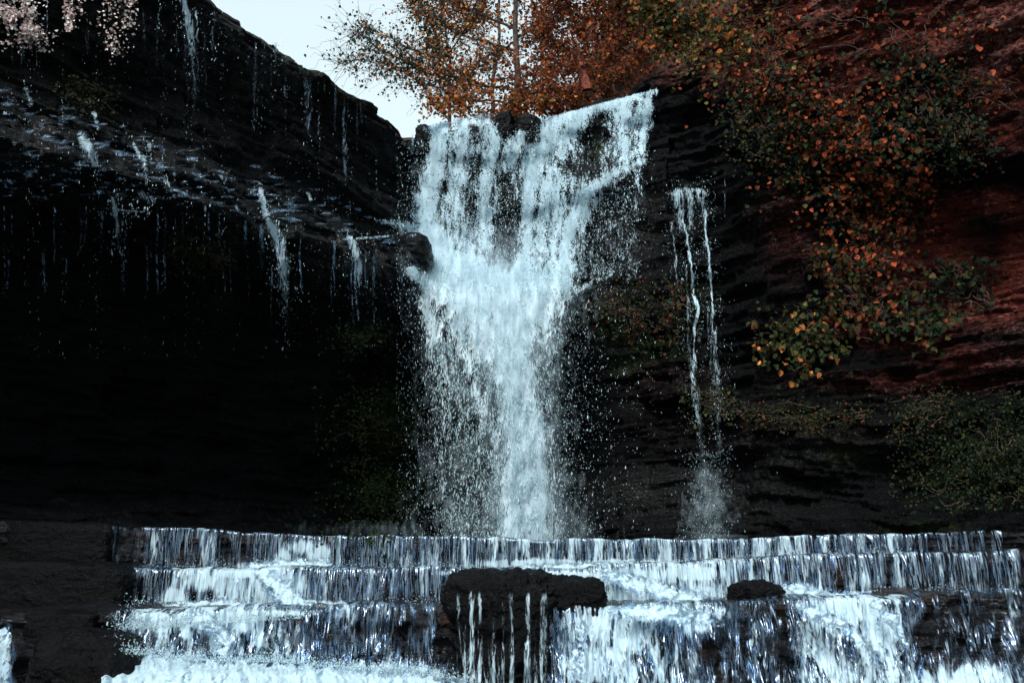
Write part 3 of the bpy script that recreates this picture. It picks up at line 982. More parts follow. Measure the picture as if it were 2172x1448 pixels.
def froth_on(parent, strokes_, Yf, seed):
    a = np.array([q for s_ in strokes_ for q in s_])
    x0, y0 = (a[:, :2] - 40).min(0)
    x1, y1 = (a[:, :2] + 40).max(0)
    for s_ in strokes_:
        a = np.array(s_)
        x0, y0 = (a[:, :2] - a[:, 2:3] * 2 - 8).min(0)
        x1, y1 = (a[:, :2] + a[:, 2:3] * 2 + 8).max(0)
        f = lambda px, py, s_=s_: np.clip(stroke(px + 9 * perlin(px / 22, py / 18, seed), py + 7 * fbm(px / 26, py / 22, seed + 3, 3), s_) - .10, 0, 1)
        water_sheet("froth", parent, x0, x1, y0, min(y1, 1470), 2.5, f, Yf, CHURN, 0, .07, .05, seed, ry=26.0, fine=.15)


# froth heaped on the treads and spilling slantwise over the edges
froth_on(c1, [[(520, 1204, 8, .7), (600, 1198, 13, .9), (680, 1200, 14, .9), (740, 1206, 6, .6)], [(1090, 1206, 7, .7), (1220, 1203, 9, .85), (1330, 1202, 9, .85), (1420, 1200, 7, .7), (1520, 1196, 5, .6)]], lambda a, b: np.full(np.shape(a), 10.6) - (b - 1200) * .006, 31.0)
froth_on(c2, [[(560, 1216, 16, .8), (590, 1245, 22, .9), (620, 1275, 24, .9), (660, 1290, 12, .7)], [(330, 1290, 8, .8), (420, 1284, 10, .9), (470, 1282, 12, .95), (560, 1290, 9, .9), (700, 1293, 5, .7)],
              [(1290, 1216, 14, .8), (1350, 1240, 18, .8), (1430, 1262, 20, .85), (1500, 1276, 14, .85), (1580, 1284, 6, .7)], [(1664, 1240, 9, .7), (1700, 1252, 14, .9), (1770, 1262, 8, .8), (1880, 1262, 5, .7)]], lambda a, b: np.full(np.shape(a), 9.25) - (b - 1250) * .004, 37.0)
froth_on(c3, [[(1690, 1282, 10, .8), (1730, 1300, 14, .8), (1790, 1326, 12, .7), (1840, 1370, 10, .6), (1870, 1420, 9, .55)], [(1860, 1280, 12, .8), (1900, 1320, 12, .75), (1920, 1365, 8, .6)], [(1300, 1292, 10, .8), (1400, 1300, 18, .9), (1490, 1308, 14, .8), (1530, 1330, 6, .6)],
              [(1240, 1330, 14, .6), (1220, 1390, 16, .6), (1230, 1450, 16, .6)], [(420, 1310, 20, .8), (470, 1345, 16, .8), (480, 1385, 20, .8)]], lambda a, b: np.full(np.shape(a), 7.98) - (b - 1300) * .0016, 41.0)

splash("splash", c1, 7000, [(300, 1207, 10.9), (560, 1206, 10.9), (700, 1206, 10.9), (1100, 1208, 10.9), (1540, 1192, 10.9), (1700, 1184, 10.9), (1900, 1178, 10.8)], 12, 9, .0015)
splash("splash", c2, 9000, [(280, 1292, 9.3), (420, 1288, 9.3), (640, 1290, 9.3), (900, 1291, 9.3), (1290, 1286, 9.3), (1500, 1286, 9.3), (1700, 1270, 9.3), (2160, 1262, 9.2)], 14, 12, .0014)
splash("splash", pool, 9000, [(230, 1380, 7.4), (400, 1400, 7.3), (600, 1404, 7.3), (800, 1424, 7.3), (980, 1450, 7.3)], 20, 14, .0014)
splash("splash", c3, 5000, [(270, 1335, 8.0), (350, 1330, 8.0), (500, 1320, 8.0), (640, 1310, 8.0)], 20, 16, .0014)


# ------------------------------------------------------------------ boulders and slabs
def boulder(name, label, px0, px1, py0, py1, Y, dep, ex=.5, seed=0.0, wet=.5, rough=.06, cat="boulder", tilt=0.0, group=None, topflat=.45):
    """superellipsoid rock with layered faces, filling the given outline at depth Y (front face)"""
    tu = np.linspace(-1, 1, 60)                                # even spacing over the flat faces as well as round the edges
    q4 = np.arcsin(np.sign(tu) * np.abs(tu) ** (1 / ex))
    us = np.unique(np.round(np.concatenate([np.linspace(-math.pi, math.pi, 90), q4, np.sign(q4) * math.pi - q4, np.arccos(np.sign(tu) * np.abs(tu) ** (1 / ex)), -np.arccos(np.sign(tu) * np.abs(tu) ** (1 / ex))]), 5))
    tv = np.linspace(-1, 1, 90)
    vs = np.unique(np.round(np.concatenate([np.linspace(-math.pi / 2, math.pi / 2, 60), np.arcsin(np.sign(tv) * np.abs(tv) ** (1 / topflat))]), 5))
    u, v = np.meshgrid(us, vs)
    nv, nu = u.shape
    sp = lambda a, e: np.sign(a) * np.abs(a) ** e
    x = sp(np.cos(v), topflat) * sp(np.cos(u), ex)
    y = sp(np.cos(v), topflat) * sp(np.sin(u), ex)
    z = sp(np.sin(v), topflat)
    a, b = P(px0, py1, Y), P(px1, py0, Y)
    c = (a + b) / 2
    hx, hz = abs(b[0] - a[0]) / 2, abs(b[2] - a[2]) / 2
    X, Yy, Z = c[0] + x * hx, Y + dep / 2 + y * dep / 2, c[2] + z * hz
    Z = Z + tilt * x * hz
    s = min(hx, hz)
    nrm = np.stack([x / hx, y / (dep / 2), z / hz], -1)
    nrm /= np.linalg.norm(nrm, axis=-1, keepdims=True) + 1e-9
    ds = rough * (1.6 * perlin(X / s * .7 + seed, Yy / s * .7, Z / s * .9) + fbm(X / s * 2, Yy / s * 2, Z / s * 3 + seed, 4)) * s * 1.4
    side = np.sqrt(np.clip(1 - nrm[..., 2] ** 2, 0, 1))
    ds = ds + side * s * rough * 1.3 * (layers(Z, X, max(s * .22, .04), s * 1.2, seed) - .5) + s * rough * .5 * fbm(X / s * 7, Yy / s * 7, Z / s * 8, 3)
    p = np.stack([X, Yy, Z], -1) + nrm * ds[..., None]
    p = p.reshape(-1, 3)
    zero = np.zeros(len(p))
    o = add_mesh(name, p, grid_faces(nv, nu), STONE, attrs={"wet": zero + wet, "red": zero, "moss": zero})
    zb2.append(p)
    return tag(o, label, cat, group)


boulder("boulder", "smooth dark rounded boulder jutting into the left side of the falls", 835, 912, 482, 562, 18.6, 1.3, .8, 1.0, .9, .05, topflat=.7)
boulder("boulder", "dark rock breaking the water at the middle of the falls' rim", 1048, 1092, 229, 300, 20.15, 1.0, .6, 2.0, .9, .12, topflat=.6)
boulder("boulder", "low rock beside the dry notch in the falls' rim", 1086, 1150, 238, 300, 20.2, 1.0, .6, 3.0, .9, .10, topflat=.5)
boulder("boulder", "small dark knob where the left cliff meets the falls' rim", 876, 920, 255, 330, 20.2, .9, .7, 4.0, .8, .12, topflat=.6)
boulder("boulder", "rounded dark mound at the far left behind the topmost step", -90, 180, 1040, 1150, 12.4, 2.0, .8, 5.0, .4, .10, topflat=.8, tilt=-.2)
boulder("rock_slab", "long flat dry slab forming the left end of the topmost step", -60, 232, 1103, 1205, 10.85, 1.2, .25, 6.0, .25, .03, "rock slab", topflat=.22, tilt=-.12)
boulder("rock_slab", "thick black slab with a rounded right end at the left of the middle step", -80, 262, 1190, 1315, 9.2, 1.0, .32, 7.0, .5, .03, "rock slab", topflat=.26, tilt=-.1)
boulder("rock_slab", "short black block wedged above the lower left boulder", 34, 194, 1300, 1375, 8.0, .6, .28, 8.0, .4, .04, "rock slab", topflat=.22)
boulder("boulder", "large grey wet boulder in the lower left corner", 14, 258, 1342, 1600, 7.0, .8, .5, 9.0, .75, .05, topflat=.55, tilt=-.12)
boulder("boulder", "tall black block with a flat top splitting the water at the centre of the steps", 950, 1188, 1227, 1600, 8.12, 1.3, .36, 10.0, .7, .10, topflat=.24)
boulder("boulder", "lower right shoulder of rock against the tall black centre block", 1150, 1292, 1231, 1335, 8.25, 1.2, .5, 16.0, .7, .12, topflat=.45)
boulder("boulder", "pointed dark rock standing in the froth right of centre", 1585, 1674, 1230, 1300, 8.9, .6, .8, 12.0, .8, .14, topflat=.8)
boulder("boulder", "small dark fang of rock beside the pointed one", 1556, 1588, 1236, 1290, 8.9, .3, .8, 13.0, .8, .14, topflat=.9)

for vv in zb2:
    zb_add(vv)

# water on the two right-hand blocks and the dripping face
def face_water(name, label, px0, px1, py0, py1, dfun, Yoff, mat, seed, group=None, cat="cascade", ycap=99.0):
    r = thing(name, label, cat, group)
    water_sheet("water_sheet", r, px0, px1, py0, py1, 2.5, dfun, lambda a, b: np.minimum(depth(a, b, 5), ycap) - Yoff, mat, 0, .03, .02, seed)
    return r


face_water("cascade", "thin white drips down the tall black block at centre", 960, 1290, 1226, 1460,
           lambda a, b: np.clip(.26 + .42 * perlin(a / 10, 2, 4 + b * .002) + .30 * perlin(a / 26, 8.0, 1.0) + .12 * sstep(1330, 1440, b), 0, .62) * sstep(1236, 1268, b) * sstep(956, 975, a) * (1 - sstep(1150, 1170, a)), .13, FOAM_THIN, 8.0, ycap=8.13)
face_water("cascade", "white water slipping past the far left of the lowest step", -40, 60, 1305, 1470,
           lambda a, b: np.clip(.62 + .25 * perlin(a / 14, b / 30, 3), 0, 1) * (1 - sstep(4, 40, a + 14 * perlin(a / 20, b / 30, 6))) * sstep(1306, 1346, b + 10 * perlin(a / 15, 1, 1)), .20, FROTH, 9.0)


# ------------------------------------------------------------------ small falls and trickles on the walls
def strand_fall(name, label, cat, strands, nd, spread, mat=FOAM_THIN, off=.10, group=None, wmul=1.0, whole=False):
    r = thing(name, label, cat, group)
    pts = np.array([q[:2] for s_ in strands for q in s_])
    x0, y0 = pts.min(0) - 30
    x1, y1 = pts.max(0) + 30

    def dfun(px, py):
        wx = px + 5 * perlin(px / 16, py / 34, 1.7) + 2.5 * perlin(px / 6, py / 14, 3.1)
        o = np.zeros_like(px)
        for s_ in strands:
            o = np.maximum(o, stroke(wx, py, s_))
        return o * sstep(y0 + 16, y0 + 34, py + 9 * perlin(px / 9, 3.0, 1.0))

    def yfun(px, py):
        return depth(px, py, 5) - off
    for s_ in ([None] if whole else strands):
        if s_ is None:
            water_sheet("water_ribbon", r, x0, x1, y0, y1, 2.0, dfun, yfun, mat, .0, .04, .08, x0 * .01)
        else:
            q = np.array(s_)
            w = q[:, 2].max() * 1.6 + 6
            one = lambda a, b, s_=s_: stroke(a + 5 * perlin(a / 16, b / 34, 1.7) + 2.5 * perlin(a / 6, b / 14, 3.1), b, s_)
            water_sheet("water_ribbon", r, q[:, 0].min() - w, q[:, 0].max() + w, q[:, 1].min() - w, q[:, 1].max() + w, 2.0, one, yfun, mat, .0, .04, .08, x0 * .01)
    n = nd * 14
    px, py = rng.uniform(x0 - spread, x1 + spread, n), rng.uniform(y0, y1, n)
    pr = np.zeros(n)
    for s_ in strands:
        pr = np.maximum(pr, stroke(px, py, [(a, b, w + spread, v) for a, b, w, v in s_]))
    k = rng.uniform(0, 1, n) < pr * clumps(px, py, 6.0) * .5
    px, py = px[k][:nd], py[k][:nd]
    wid = (rng.gamma(2, .0032, len(px)) + .003) * wmul
    o = drops("drops", P(px, py, yfun(px, py) - rng.uniform(0, .1, len(px))), np.stack([rng.normal(0, .12, len(px)), np.zeros(len(px)), -np.ones(len(px))], 1),
              wid * rng.uniform(1.3, 4, len(px)), wid, r)
    if o:
        o["kind"] = "stuff"
    return r


strand_fall("side_waterfall", "narrow side fall of twin twisting strands on the dark wall right of the main falls", "waterfall",
            [[(1428, 412, 12, .40), (1450, 402, 14, .46), (1480, 401, 12, .46), (1494, 412, 8, .40)], [(1436, 408, 15, .48), (1442, 450, 13, .44), (1446, 490, 8, .34)], [(1462, 405, 14, .44), (1466, 450, 12, .42), (1462, 500, 8, .28)],
             [(1480, 408, 13, .44), (1492, 450, 9, .42), (1496, 490, 6, .32)],
             [(1440, 420, 4, .48), (1452, 480, 3, .52), (1457, 520, 2.6, .56), (1467, 560, 2.6, .60), (1470, 600, 3, .70), (1479, 660, 4.6, .58), (1472, 730, 3.4, .46), (1468, 790, 6, .42), (1473, 840, 8, .42), (1484, 900, 11, .34), (1492, 980, 14, .28)],
             [(1489, 420, 4, .56), (1495, 470, 3, .60), (1502, 540, 3, .62), (1509, 610, 3.6, .58), (1513, 680, 5.5, .46), (1518, 750, 8, .36), (1522, 860, 11, .30), (1526, 970, 14, .26)],
             [(1452, 560, 3, .36), (1462, 650, 4, .40), (1460, 720, 5, .34), (1466, 800, 6, .3)], [(1425, 470, 4, .38), (1432, 540, 4, .4), (1440, 640, 4, .3)], [(1500, 640, 4, .34), (1506, 720, 6, .32), (1508, 800, 8, .26)]], 3200, 14, wmul=.7, whole=True)
veil = thing("spray", "pale veil of spray where the twin-strand fall hits the sloping rock", "spray")
water_sheet("mist", veil, 1400, 1640, 980, 1150, 3, lambda a, b: stroke(a, b, [(1490, 960, 16, .22), (1500, 1060, 34, .34), (1508, 1135, 46, .40)]),
            lambda a, b: depth(a, b, 4) - .15, MIST, 0, .05, .05, 7.0)
n = 900
qx, qy = 1500 + rng.normal(0, 26, n), rng.uniform(960, 1140, n)
wid = rng.gamma(2, .0022, n) + .002
o = drops("drops", P(qx, qy, depth(qx, qy, 3) - rng.uniform(.05, .3, n)), np.stack([rng.normal(0, .15, n), np.zeros(n), -np.ones(n)], 1), wid * rng.uniform(1.5, 4, n), wid, veil)
o["kind"] = "stuff"
damp = thing("spray", "dim drifting spray along the foot of the left wall behind the top step", "spray")
water_sheet("mist", damp, 130, 900, 1050, 1135, 4, lambda a, b: stroke(a, b, [(150, 1072, 8, .16), (260, 1088, 12, .30), (400, 1098, 10, .22), (530, 1107, 12, .34), (640, 1122, 12, .2), (800, 1118, 10, .16), (880, 1120, 12, .30)]), lambda a, b: np.full(np.shape(a), 16.5), MIST, 0, .2, .04, 8.0)
strand_fall("trickle", "brightest small fall spilling off the left shelf, about halfway to the main falls", "trickle",
            [[(552, 402, 5, .66), (556, 430, 8, .54), (562, 455, 11, .56), (580, 480, 14, .55), (592, 510, 15, .48), (600, 550, 17, .50), (602, 600, 17, .42), (606, 650, 15, .32), (610, 720, 14, .22)]], 600, 10, group="small falls off the left shelf")
strand_fall("trickle", "small fall off the left shelf just left of the rounded boulder", "trickle",
            [[(742, 505, 7, .62), (752, 530, 10, .56), (760, 560, 10, .46), (764, 600, 9, .36), (768, 650, 8, .26)], [(730, 508, 3, .45), (780, 504, 3.5, .5), (822, 501, 3.5, .55)]], 300, 8, group="small falls off the left shelf")
strand_fall("trickle", "thin fall dropping from the far left corner of the lower shelf edge", "trickle",
            [[(241, 420, 4, .62), (246, 450, 7, .50), (250, 490, 8, .42), (248, 530, 8, .28)], [(250, 445, 3, .5), (300, 450, 3, .45)]], 500, 9, group="small falls off the left shelf")
strand_fall("trickle", "white streaks running down the upper left wall from the rim", "trickle",
            [[(385, -10, 9, 0.61), (398, 30, 10, 0.61), (404, 70, 9, 0.56), (410, 120, 9, 0.42), (412, 170, 7, 0.32)], [(418, 25, 4, 0.51), (420, 90, 4, 0.38)], [(340, 15, 3, 0.42), (332, 60, 3, 0.34)], [(455, 25, 3, 0.42), (452, 90, 4, 0.34), (454, 140, 4, 0.26)]], 350, 8, group="streaks on the upper left wall")
strand_fall("trickle", "fainter streak below the curved rim between the left wall's streaks and the falls", "trickle",
            [[(582, 92, 4, 0.51), (586, 130, 4, 0.34), (588, 200, 3, 0.21)], [(552, 170, 3, 0.30), (540, 270, 3, 0.42)], [(526, 120, 2.5, 0.34), (522, 150, 2.5, 0.26)], [(650, 300, 3, 0.30), (648, 350, 3, 0.26)]], 200, 14, group="streaks on the upper left wall")
strand_fall("trickle", "lacy bubbling trickle crossing the ledge at the upper far left", "trickle",
            [[(172, 285, 12, 0.48), (186, 310, 16, 0.53), (200, 345, 12, 0.50)], [(160, 350, 4, 0.40), (212, 352, 4, 0.44)], [(55, 190, 9, 0.40), (64, 220, 9, 0.36)]], 120, 6, group="small falls off the left shelf")
strand_fall("trickle", "lacy trickle stepping down the middle of the left shelf", "trickle",
            [[(282, 305, 5, 0.44), (306, 340, 12, 0.40), (312, 390, 9, 0.34)], [(318, 305, 9, 0.42), (322, 345, 6, 0.32)], [(352, 372, 4, 0.48), (364, 405, 5, 0.44)], [(300, 410, 12, 0.34), (322, 425, 12, 0.40)]], 140, 8, group="small falls off the left shelf")
strand_fall("trickle", "short splashing flow at the back of the shelf left of the falls", "trickle",
            [[(468, 372, 5, .5), (478, 380, 6, .45)], [(650, 410, 4, .5), (660, 425, 5, .5)], [(436, 438, 3, .5), (436, 450, 3, .5)], [(500, 436, 2.5, .5), (502, 442, 2.5, .5)], [(200, 240, 5, .5), (204, 258, 6, .5)]], 200, 8, group="small falls off the left shelf")

def seep_density(px, py):
    rim = np.interp(px, [0, 430, 700, 880], [-40, 6, 158, 268])
    foot = np.interp(px, [0, 450, 600, 870], [180, 310, 370, 480])
    lip = np.interp(px, [0, 240, 430, 840], [430, 425, 440, 530])
    wx = px - (px - 500) * 0 + 4 * perlin(px / 30, py / 70, 2.2)
    line = fbm(wx / 11, py / 420, 4.0, 2) + .8 * perlin(wx / 4.5, py / 240, 5.0)
    a = (-.03 + .34 * line * np.clip(.7 + 1.1 * perlin(px / 110, 1.0, 9.0), .2, 1.3)) * sstep(12, 26, py - rim) * (1 - .75 * sstep(.3, 1, (py - rim) / np.maximum(foot - rim, 1)))
    b = (-.03 + .42 * line) * sstep(0, 16, py - lip) * (1 - sstep(40, 320, py - lip)) * .8
    sh = (.0 + .44 * fbm(px / 40, py / 9, 3.0, 3)) * sstep(-10, 10, py - foot) * sstep(-6, 12, lip - py)
    return np.clip(np.maximum(np.maximum(a, b), sh), 0, .62) * (px < 885)


seep = thing("seepage", "thin threads of water creeping down the dark left wall and across its shelf", "seepage")
water_sheet("water_threads", seep, 0, 884, 0, 760, 2.5, seep_density, lambda a, b: depth(a, b, 2) - .03, foam_material("seeping_water", (30.0, 1.6), (80.0, 6.0), film=.10, thread=.7, soft=.17), .0, .02, .10, 5.0)
seep2 = thing("seepage", "faint threads of water on the black rock right of the tall waterfall", "seepage")
water_sheet("water_threads", seep2, 1240, 1660, 360, 1140, 2.5,
            lambda a, b: np.clip((.02 + .40 * (fbm(a / 13, b / 240, 6.0, 2) + .6 * perlin(a / 5, b / 120, 7.0))) * np.interp(a, [1240, 1300, 1560, 1660], [1, 1, .8, 0]) * np.interp(b, [360, 400, 600, 760, 1000, 1140], [.6, 1, .9, .5, .6, 1]), 0, .55),
            lambda a, b: depth(a, b, 2) - .03, FOAM_THIN, .0, .02, .10, 6.0)

# faint drips falling everywhere in front of the shaded walls
n = 9000
px = np.concatenate([rng.uniform(0, 880, n), rng.uniform(1200, 1650, n // 3)])
py = np.concatenate([rng.uniform(60, 760, n), rng.uniform(380, 1120, n // 3)])
col = clumps(px * .9, py * .02, 12.0) ** 2
k = (rng.uniform(0, 1.4, len(px)) < col * np.interp(px, [0, 700, 880, 1200, 1400, 1650], [.8, .9, .9, 1, .5, .12])) & (depth(px, py, 1) < 24)
rimpy = np.interp(px, [0, 430, 700, 880, 1200, 1700], [-50, 0, 150, 262, 380, 380])
k &= py > rimpy + 14
px, py = px[k], py[k]
wid = rng.gamma(2, .0014, len(px)) + .002
o = drops("drips", P(px, py, depth(px, py, 4) - rng.uniform(.05, .4, len(px))), np.stack([np.zeros(len(px)), np.zeros(len(px)), -np.ones(len(px))], 1), wid * rng.uniform(2, 6, len(px)), wid, None)
tag(o, "scattered fine drips falling in front of the shaded walls", "drips", kind="stuff")


# ------------------------------------------------------------------ trees, creepers and shrubs
def tubes(paths, sides=5):
    V, Fc, o = [], [], 0
    for p, r in paths:
        p = np.asarray(p, float)
        r = np.asarray(r, float)
        t = np.gradient(p, axis=0)
        t /= np.linalg.norm(t, axis=1)[:, None] + 1e-9
        a = np.cross(t, [0.13, 1, 0.21])
        a /= np.linalg.norm(a, axis=1)[:, None] + 1e-9
        b = np.cross(t, a)
        an = np.arange(sides) * 2 * math.pi / sides
        ring = p[:, None] + (a[:, None] * np.cos(an)[None, :, None] + b[:, None] * np.sin(an)[None, :, None]) * r[:, None, None]
        V.append(ring.reshape(-1, 3))
        m = len(p)
        i = np.arange(m - 1)[:, None] * sides
        k = np.arange(sides)[None]
        k2 = (k + 1) % sides
        Fc.append(np.stack([i + k, i + k2, i + sides + k2, i + sides + k], -1).reshape(-1, 4) + o)
        o += m * sides
    return np.concatenate(V), np.concatenate(Fc)


def wander(p0, p1, n, amt):
    t = np.linspace(0, 1, n)[:, None]
    p = np.asarray(p0) * (1 - t) + np.asarray(p1) * t
    ph = rng.uniform(0, 50, 3)
    for c in range(3):
        p[:, c] += amt * np.linalg.norm(np.subtract(p1, p0)) * (perlin(t[:, 0] * 3 + ph[c], ph[c]) * np.sin(t[:, 0] * math.pi / 2 + .2))
    return p


def leaves(name, pos, normal, tip, size, tint, mat, parent, round_=.5):
    n = len(pos)
    normal = normal / (np.linalg.norm(normal, axis=1)[:, None] + 1e-9)
    tip = tip - (tip * normal).sum(1)[:, None] * normal
    tip /= np.linalg.norm(tip, axis=1)[:, None] + 1e-9
    s = np.cross(normal, tip)
    L = size[:, None]
    fold = rng.uniform(.05, .28, n)[:, None]
    curl = rng.uniform(-.1, .25, n)[:, None]
    w = round_ * rng.uniform(.8, 1.15, n)[:, None]
    v = np.empty((n, 6, 3))
    v[:, 0] = pos
    v[:, 1] = pos + tip * L * .22 + s * L * w + normal * L * fold
    v[:, 2] = pos + tip * L * .62 + s * L * w * .85 + normal * L * (fold * .8 - curl * .4)
    v[:, 3] = pos + tip * L - normal * L * curl
    v[:, 4] = pos + tip * L * .62 - s * L * w * .85 + normal * L * (fold * .8 - curl * .4)
    v[:, 5] = pos + tip * L * .22 - s * L * w + normal * L * fold
    f = np.array([[0, 1, 2, 3], [3, 4, 5, 0]])
    f = (np.arange(n)[:, None, None] * 6 + f[None]).reshape(-1, 4)
    return add_mesh(name, v.reshape(-1, 3), f, mat, parent, {"tint": np.repeat(tint, 6, 0)}, smooth=False)


def tints(n, pal, wts, jit=.3):
    pal = np.array(pal)
    c = pal[rng.choice(len(pal), n, p=np.array(wts) / np.sum(wts))]
    return np.clip(c * rng.lognormal(0, jit, n)[:, None], 0, .9)


ORANGE, AMBER, RUST, BROWN = (.38, .115, .032), (.42, .17, .05), (.19, .046, .017), (.085, .027, .014)
OLIVE, GREEN, DGREEN, YGREEN = (.040, .036, .010), (.016, .028, .010), (.006, .013, .007), (.085, .070, .018)
V_ORANGE, V_RUST = (.20, .041, .015), (.10, .022, .010)


def limb_tree(name, label, cat, limbs, twigs, ln, lpt, lsize, pal, wts, group=None, trunk_r=.09, droop=-.1, twig_r=.006, jit=.3, thin_left=False):
    """limbs: list of ([(px, py, Y), ...], radius).  The first one is the trunk (no leaves on its lower part)."""
    r = thing(name, label, cat, group)
    paths, L = [], []
    for li, (pts, rad) in enumerate(limbs):
        a = np.array(pts, float)
        w = P(a[:, 0], a[:, 1], a[:, 2])
        t = np.linspace(0, len(w) - 1, 14 * (len(w) - 1) + 1)
        q = np.stack([np.interp(t, np.arange(len(w)), w[:, c]) for c in range(3)], 1)
        ph = rng.uniform(0, 90)
        q += np.stack([.10 * fbm(t * 1.3 + ph, 1.0 + c * 5, 0, 3) for c in range(3)], 1)
        paths.append((q, rad * np.linspace(1, .28, len(q))))
        L.append(q)
    leafp = []
    for li in range(len(L)):
        q = L[li]
        cnt = twigs if li else twigs // 3
        for _ in range(cnt):
            t = rng.uniform(.18, 1) if li else rng.uniform(.35, 1)
            i = min(int(t * (len(q) - 1)), len(q) - 2)
            b = q[i]
            ax = q[i + 1] - q[i]
            ax /= np.linalg.norm(ax)
            d = rng.normal(0, 1, 3) + ax * .9 + np.array([0, 0, droop])
            d /= np.linalg.norm(d)
            le = ln * rng.uniform(.35, 1.1)
            tw = wander(b, b + d * le, 7, .25)
            paths.append((tw, np.linspace(twig_r, twig_r * .35, 7)))
            m = rng.poisson(lpt)
            ti = rng.uniform(.2, 1, m)
            bp = np.stack([np.interp(ti, np.linspace(0, 1, 7), tw[:, c]) for c in range(3)], 1)
            leafp.append(bp + rng.normal(0, .07, (m, 3)))
    v, f = tubes(paths)
    add_mesh("trunk", v, f, BARK, r)
    lp = np.concatenate(leafp)
    n = len(lp)
    tip = rng.normal(0, 1, (n, 3)) + [0, 0, -.7]
    qx, qy = Q(lp)
    if thin_left:                                            # outermost twigs half bare and greener; their backlit silhouette is put into the tint
        lp = lp[rng.uniform(0, 1, len(lp)) < np.interp(qx, [680, 760, 860, 930], [.28, .45, .8, 1])]
        qx, qy = Q(lp)
    n = len(lp)
    col = tints(n, pal, wts, jit)
    if thin_left:
        g = rng.uniform(0, 1, n) < np.interp(qx + 60 * fbm(qx / 60, qy / 60, 3.0, 2), [720, 800, 900, 1000], [.95, .6, .35, .15])
        col[g] = tints(int(g.sum()), [(.018, .050, .046), (.035, .072, .055), (.05, .07, .03)], [2, 2, 1], .3)
    tip = rng.normal(0, 1, (n, 3)) + [0, 0, -.7]
    leaves("crown", lp, rng.normal(0, 1, (n, 3)) + [0, -.3, .5], tip, lsize * rng.uniform(.6, 1.3, n), col, LEAF, r, .38)
    return r


OUT_PAL, OUT_W = [(.52, .17, .05), (.55, .25, .08), RUST, (.010, .030, .028), (.02, .045, .035), OLIVE], [3, 2, .9, 1.8, 1.4, .8]  # dark teal entries put leaf silhouettes against the sky into the palette
limb_tree("tree", "orange-leaved tree leaning left over the sky with long bare-tipped branches", "tree",
          [([(1100, 330, 24), (1098, 150, 24), (1092, 0, 24), (1088, -160, 24)], .12),
           ([(1096, 190, 24), (1000, 175, 23.6), (900, 150, 23.2), (810, 110, 23), (745, 60, 23)], .045),
           ([(1094, 110, 24), (1000, 80, 24), (920, 40, 24), (860, 0, 24)], .04),
           ([(1097, 220, 24), (1010, 215, 23.7), (940, 195, 23.4), (890, 175, 23.2), (860, 150, 23)], .035),
           ([(1000, 175, 23.6), (920, 120, 23.3), (850, 95, 23), (790, 60, 23), (735, 75, 23)], .025),
           ([(1096, 60, 24), (1010, 30, 24), (930, -10, 24)], .04),
           ([(900, 150, 23.2), (840, 140, 23), (780, 128, 23), (720, 135, 23)], .016),
           ([(1096, 120, 24), (1060, 100, 23.6), (1020, 130, 23.4), (980, 150, 23)], .03)],
          130, 1.0, 7, .080, OUT_PAL, OUT_W, thin_left=True)
limb_tree("tree", "sparse young tree with dull olive leaves at the top edge left of the trunk", "tree",
          [([(960, 300, 27), (950, 120, 27), (935, -20, 27), (930, -120, 27)], .06),
           ([(945, 80, 27), (900, 20, 27), (870, -30, 27)], .03), ([(950, 110, 27), (1010, 40, 27), (1040, -30, 27)], .03), ([(952, 150, 27), (905, 60, 27)], .02)],
          60, .8, 10, .11, [OLIVE, GREEN, DGREEN, ORANGE], [2, 2, 2, 1.2])
limb_tree("tree", "straight-trunked orange tree directly above the middle of the falls", "tree",
          [([(1040, 300, 26), (1050, 140, 26), (1062, -40, 26), (1066, -150, 26)], .07),
           ([(1045, 200, 26), (980, 160, 26), (930, 150, 26)], .03), ([(1052, 120, 26), (1130, 60, 26), (1170, 0, 26)], .03), ([(1048, 170, 26), (1120, 160, 26), (1180, 150, 26)], .03),
           ([(1056, 60, 26), (990, 20, 26), (960, -10, 26)], .03)],
          75, .9, 7, .09, [ORANGE, AMBER, RUST, BROWN, OLIVE], [3, 1.5, 2.5, 1.5, .8])
limb_tree("tree", "rusty brushy tree with slanting bare stems right of the falls' middle", "tree",
          [([(1260, 260, 24), (1285, 90, 24), (1300, -60, 24)], .06), ([(1310, 230, 24), (1290, 60, 24), (1250, -60, 24)], .03), ([(1270, 180, 24), (1200, 110, 24), (1150, 60, 24)], .03),
           ([(1280, 120, 24), (1340, 60, 24), (1370, 0, 24)], .03), ([(1265, 220, 24), (1190, 200, 24), (1130, 195, 24)], .03), ([(1275, 150, 24), (1220, 40, 24), (1190, -20, 24)], .03)],
          150, .95, 10, .09, [RUST, BROWN, ORANGE, OLIVE], [3, 3, 1.1, .8])
limb_tree("tree", "tall dark tree with a bare trunk at the corner where the red cliff begins", "tree",
          [([(1400, 170, 22.6), (1380, 90, 22.6), (1366, 10, 22.6), (1362, -120, 22.6)], .075), ([(1372, 40, 22.6), (1420, -10, 22.6), (1450, -60, 22.6)], .03), ([(1376, 70, 22.6), (1330, 20, 22.6), (1310, -30, 22.6)], .03),
           ([(1388, 120, 22.6), (1440, 70, 22.4), (1490, 40, 22.2)], .03)],
          85, .8, 12, .10, [RUST, BROWN, OLIVE, YGREEN], [2, 2.6, 1.2, .6])


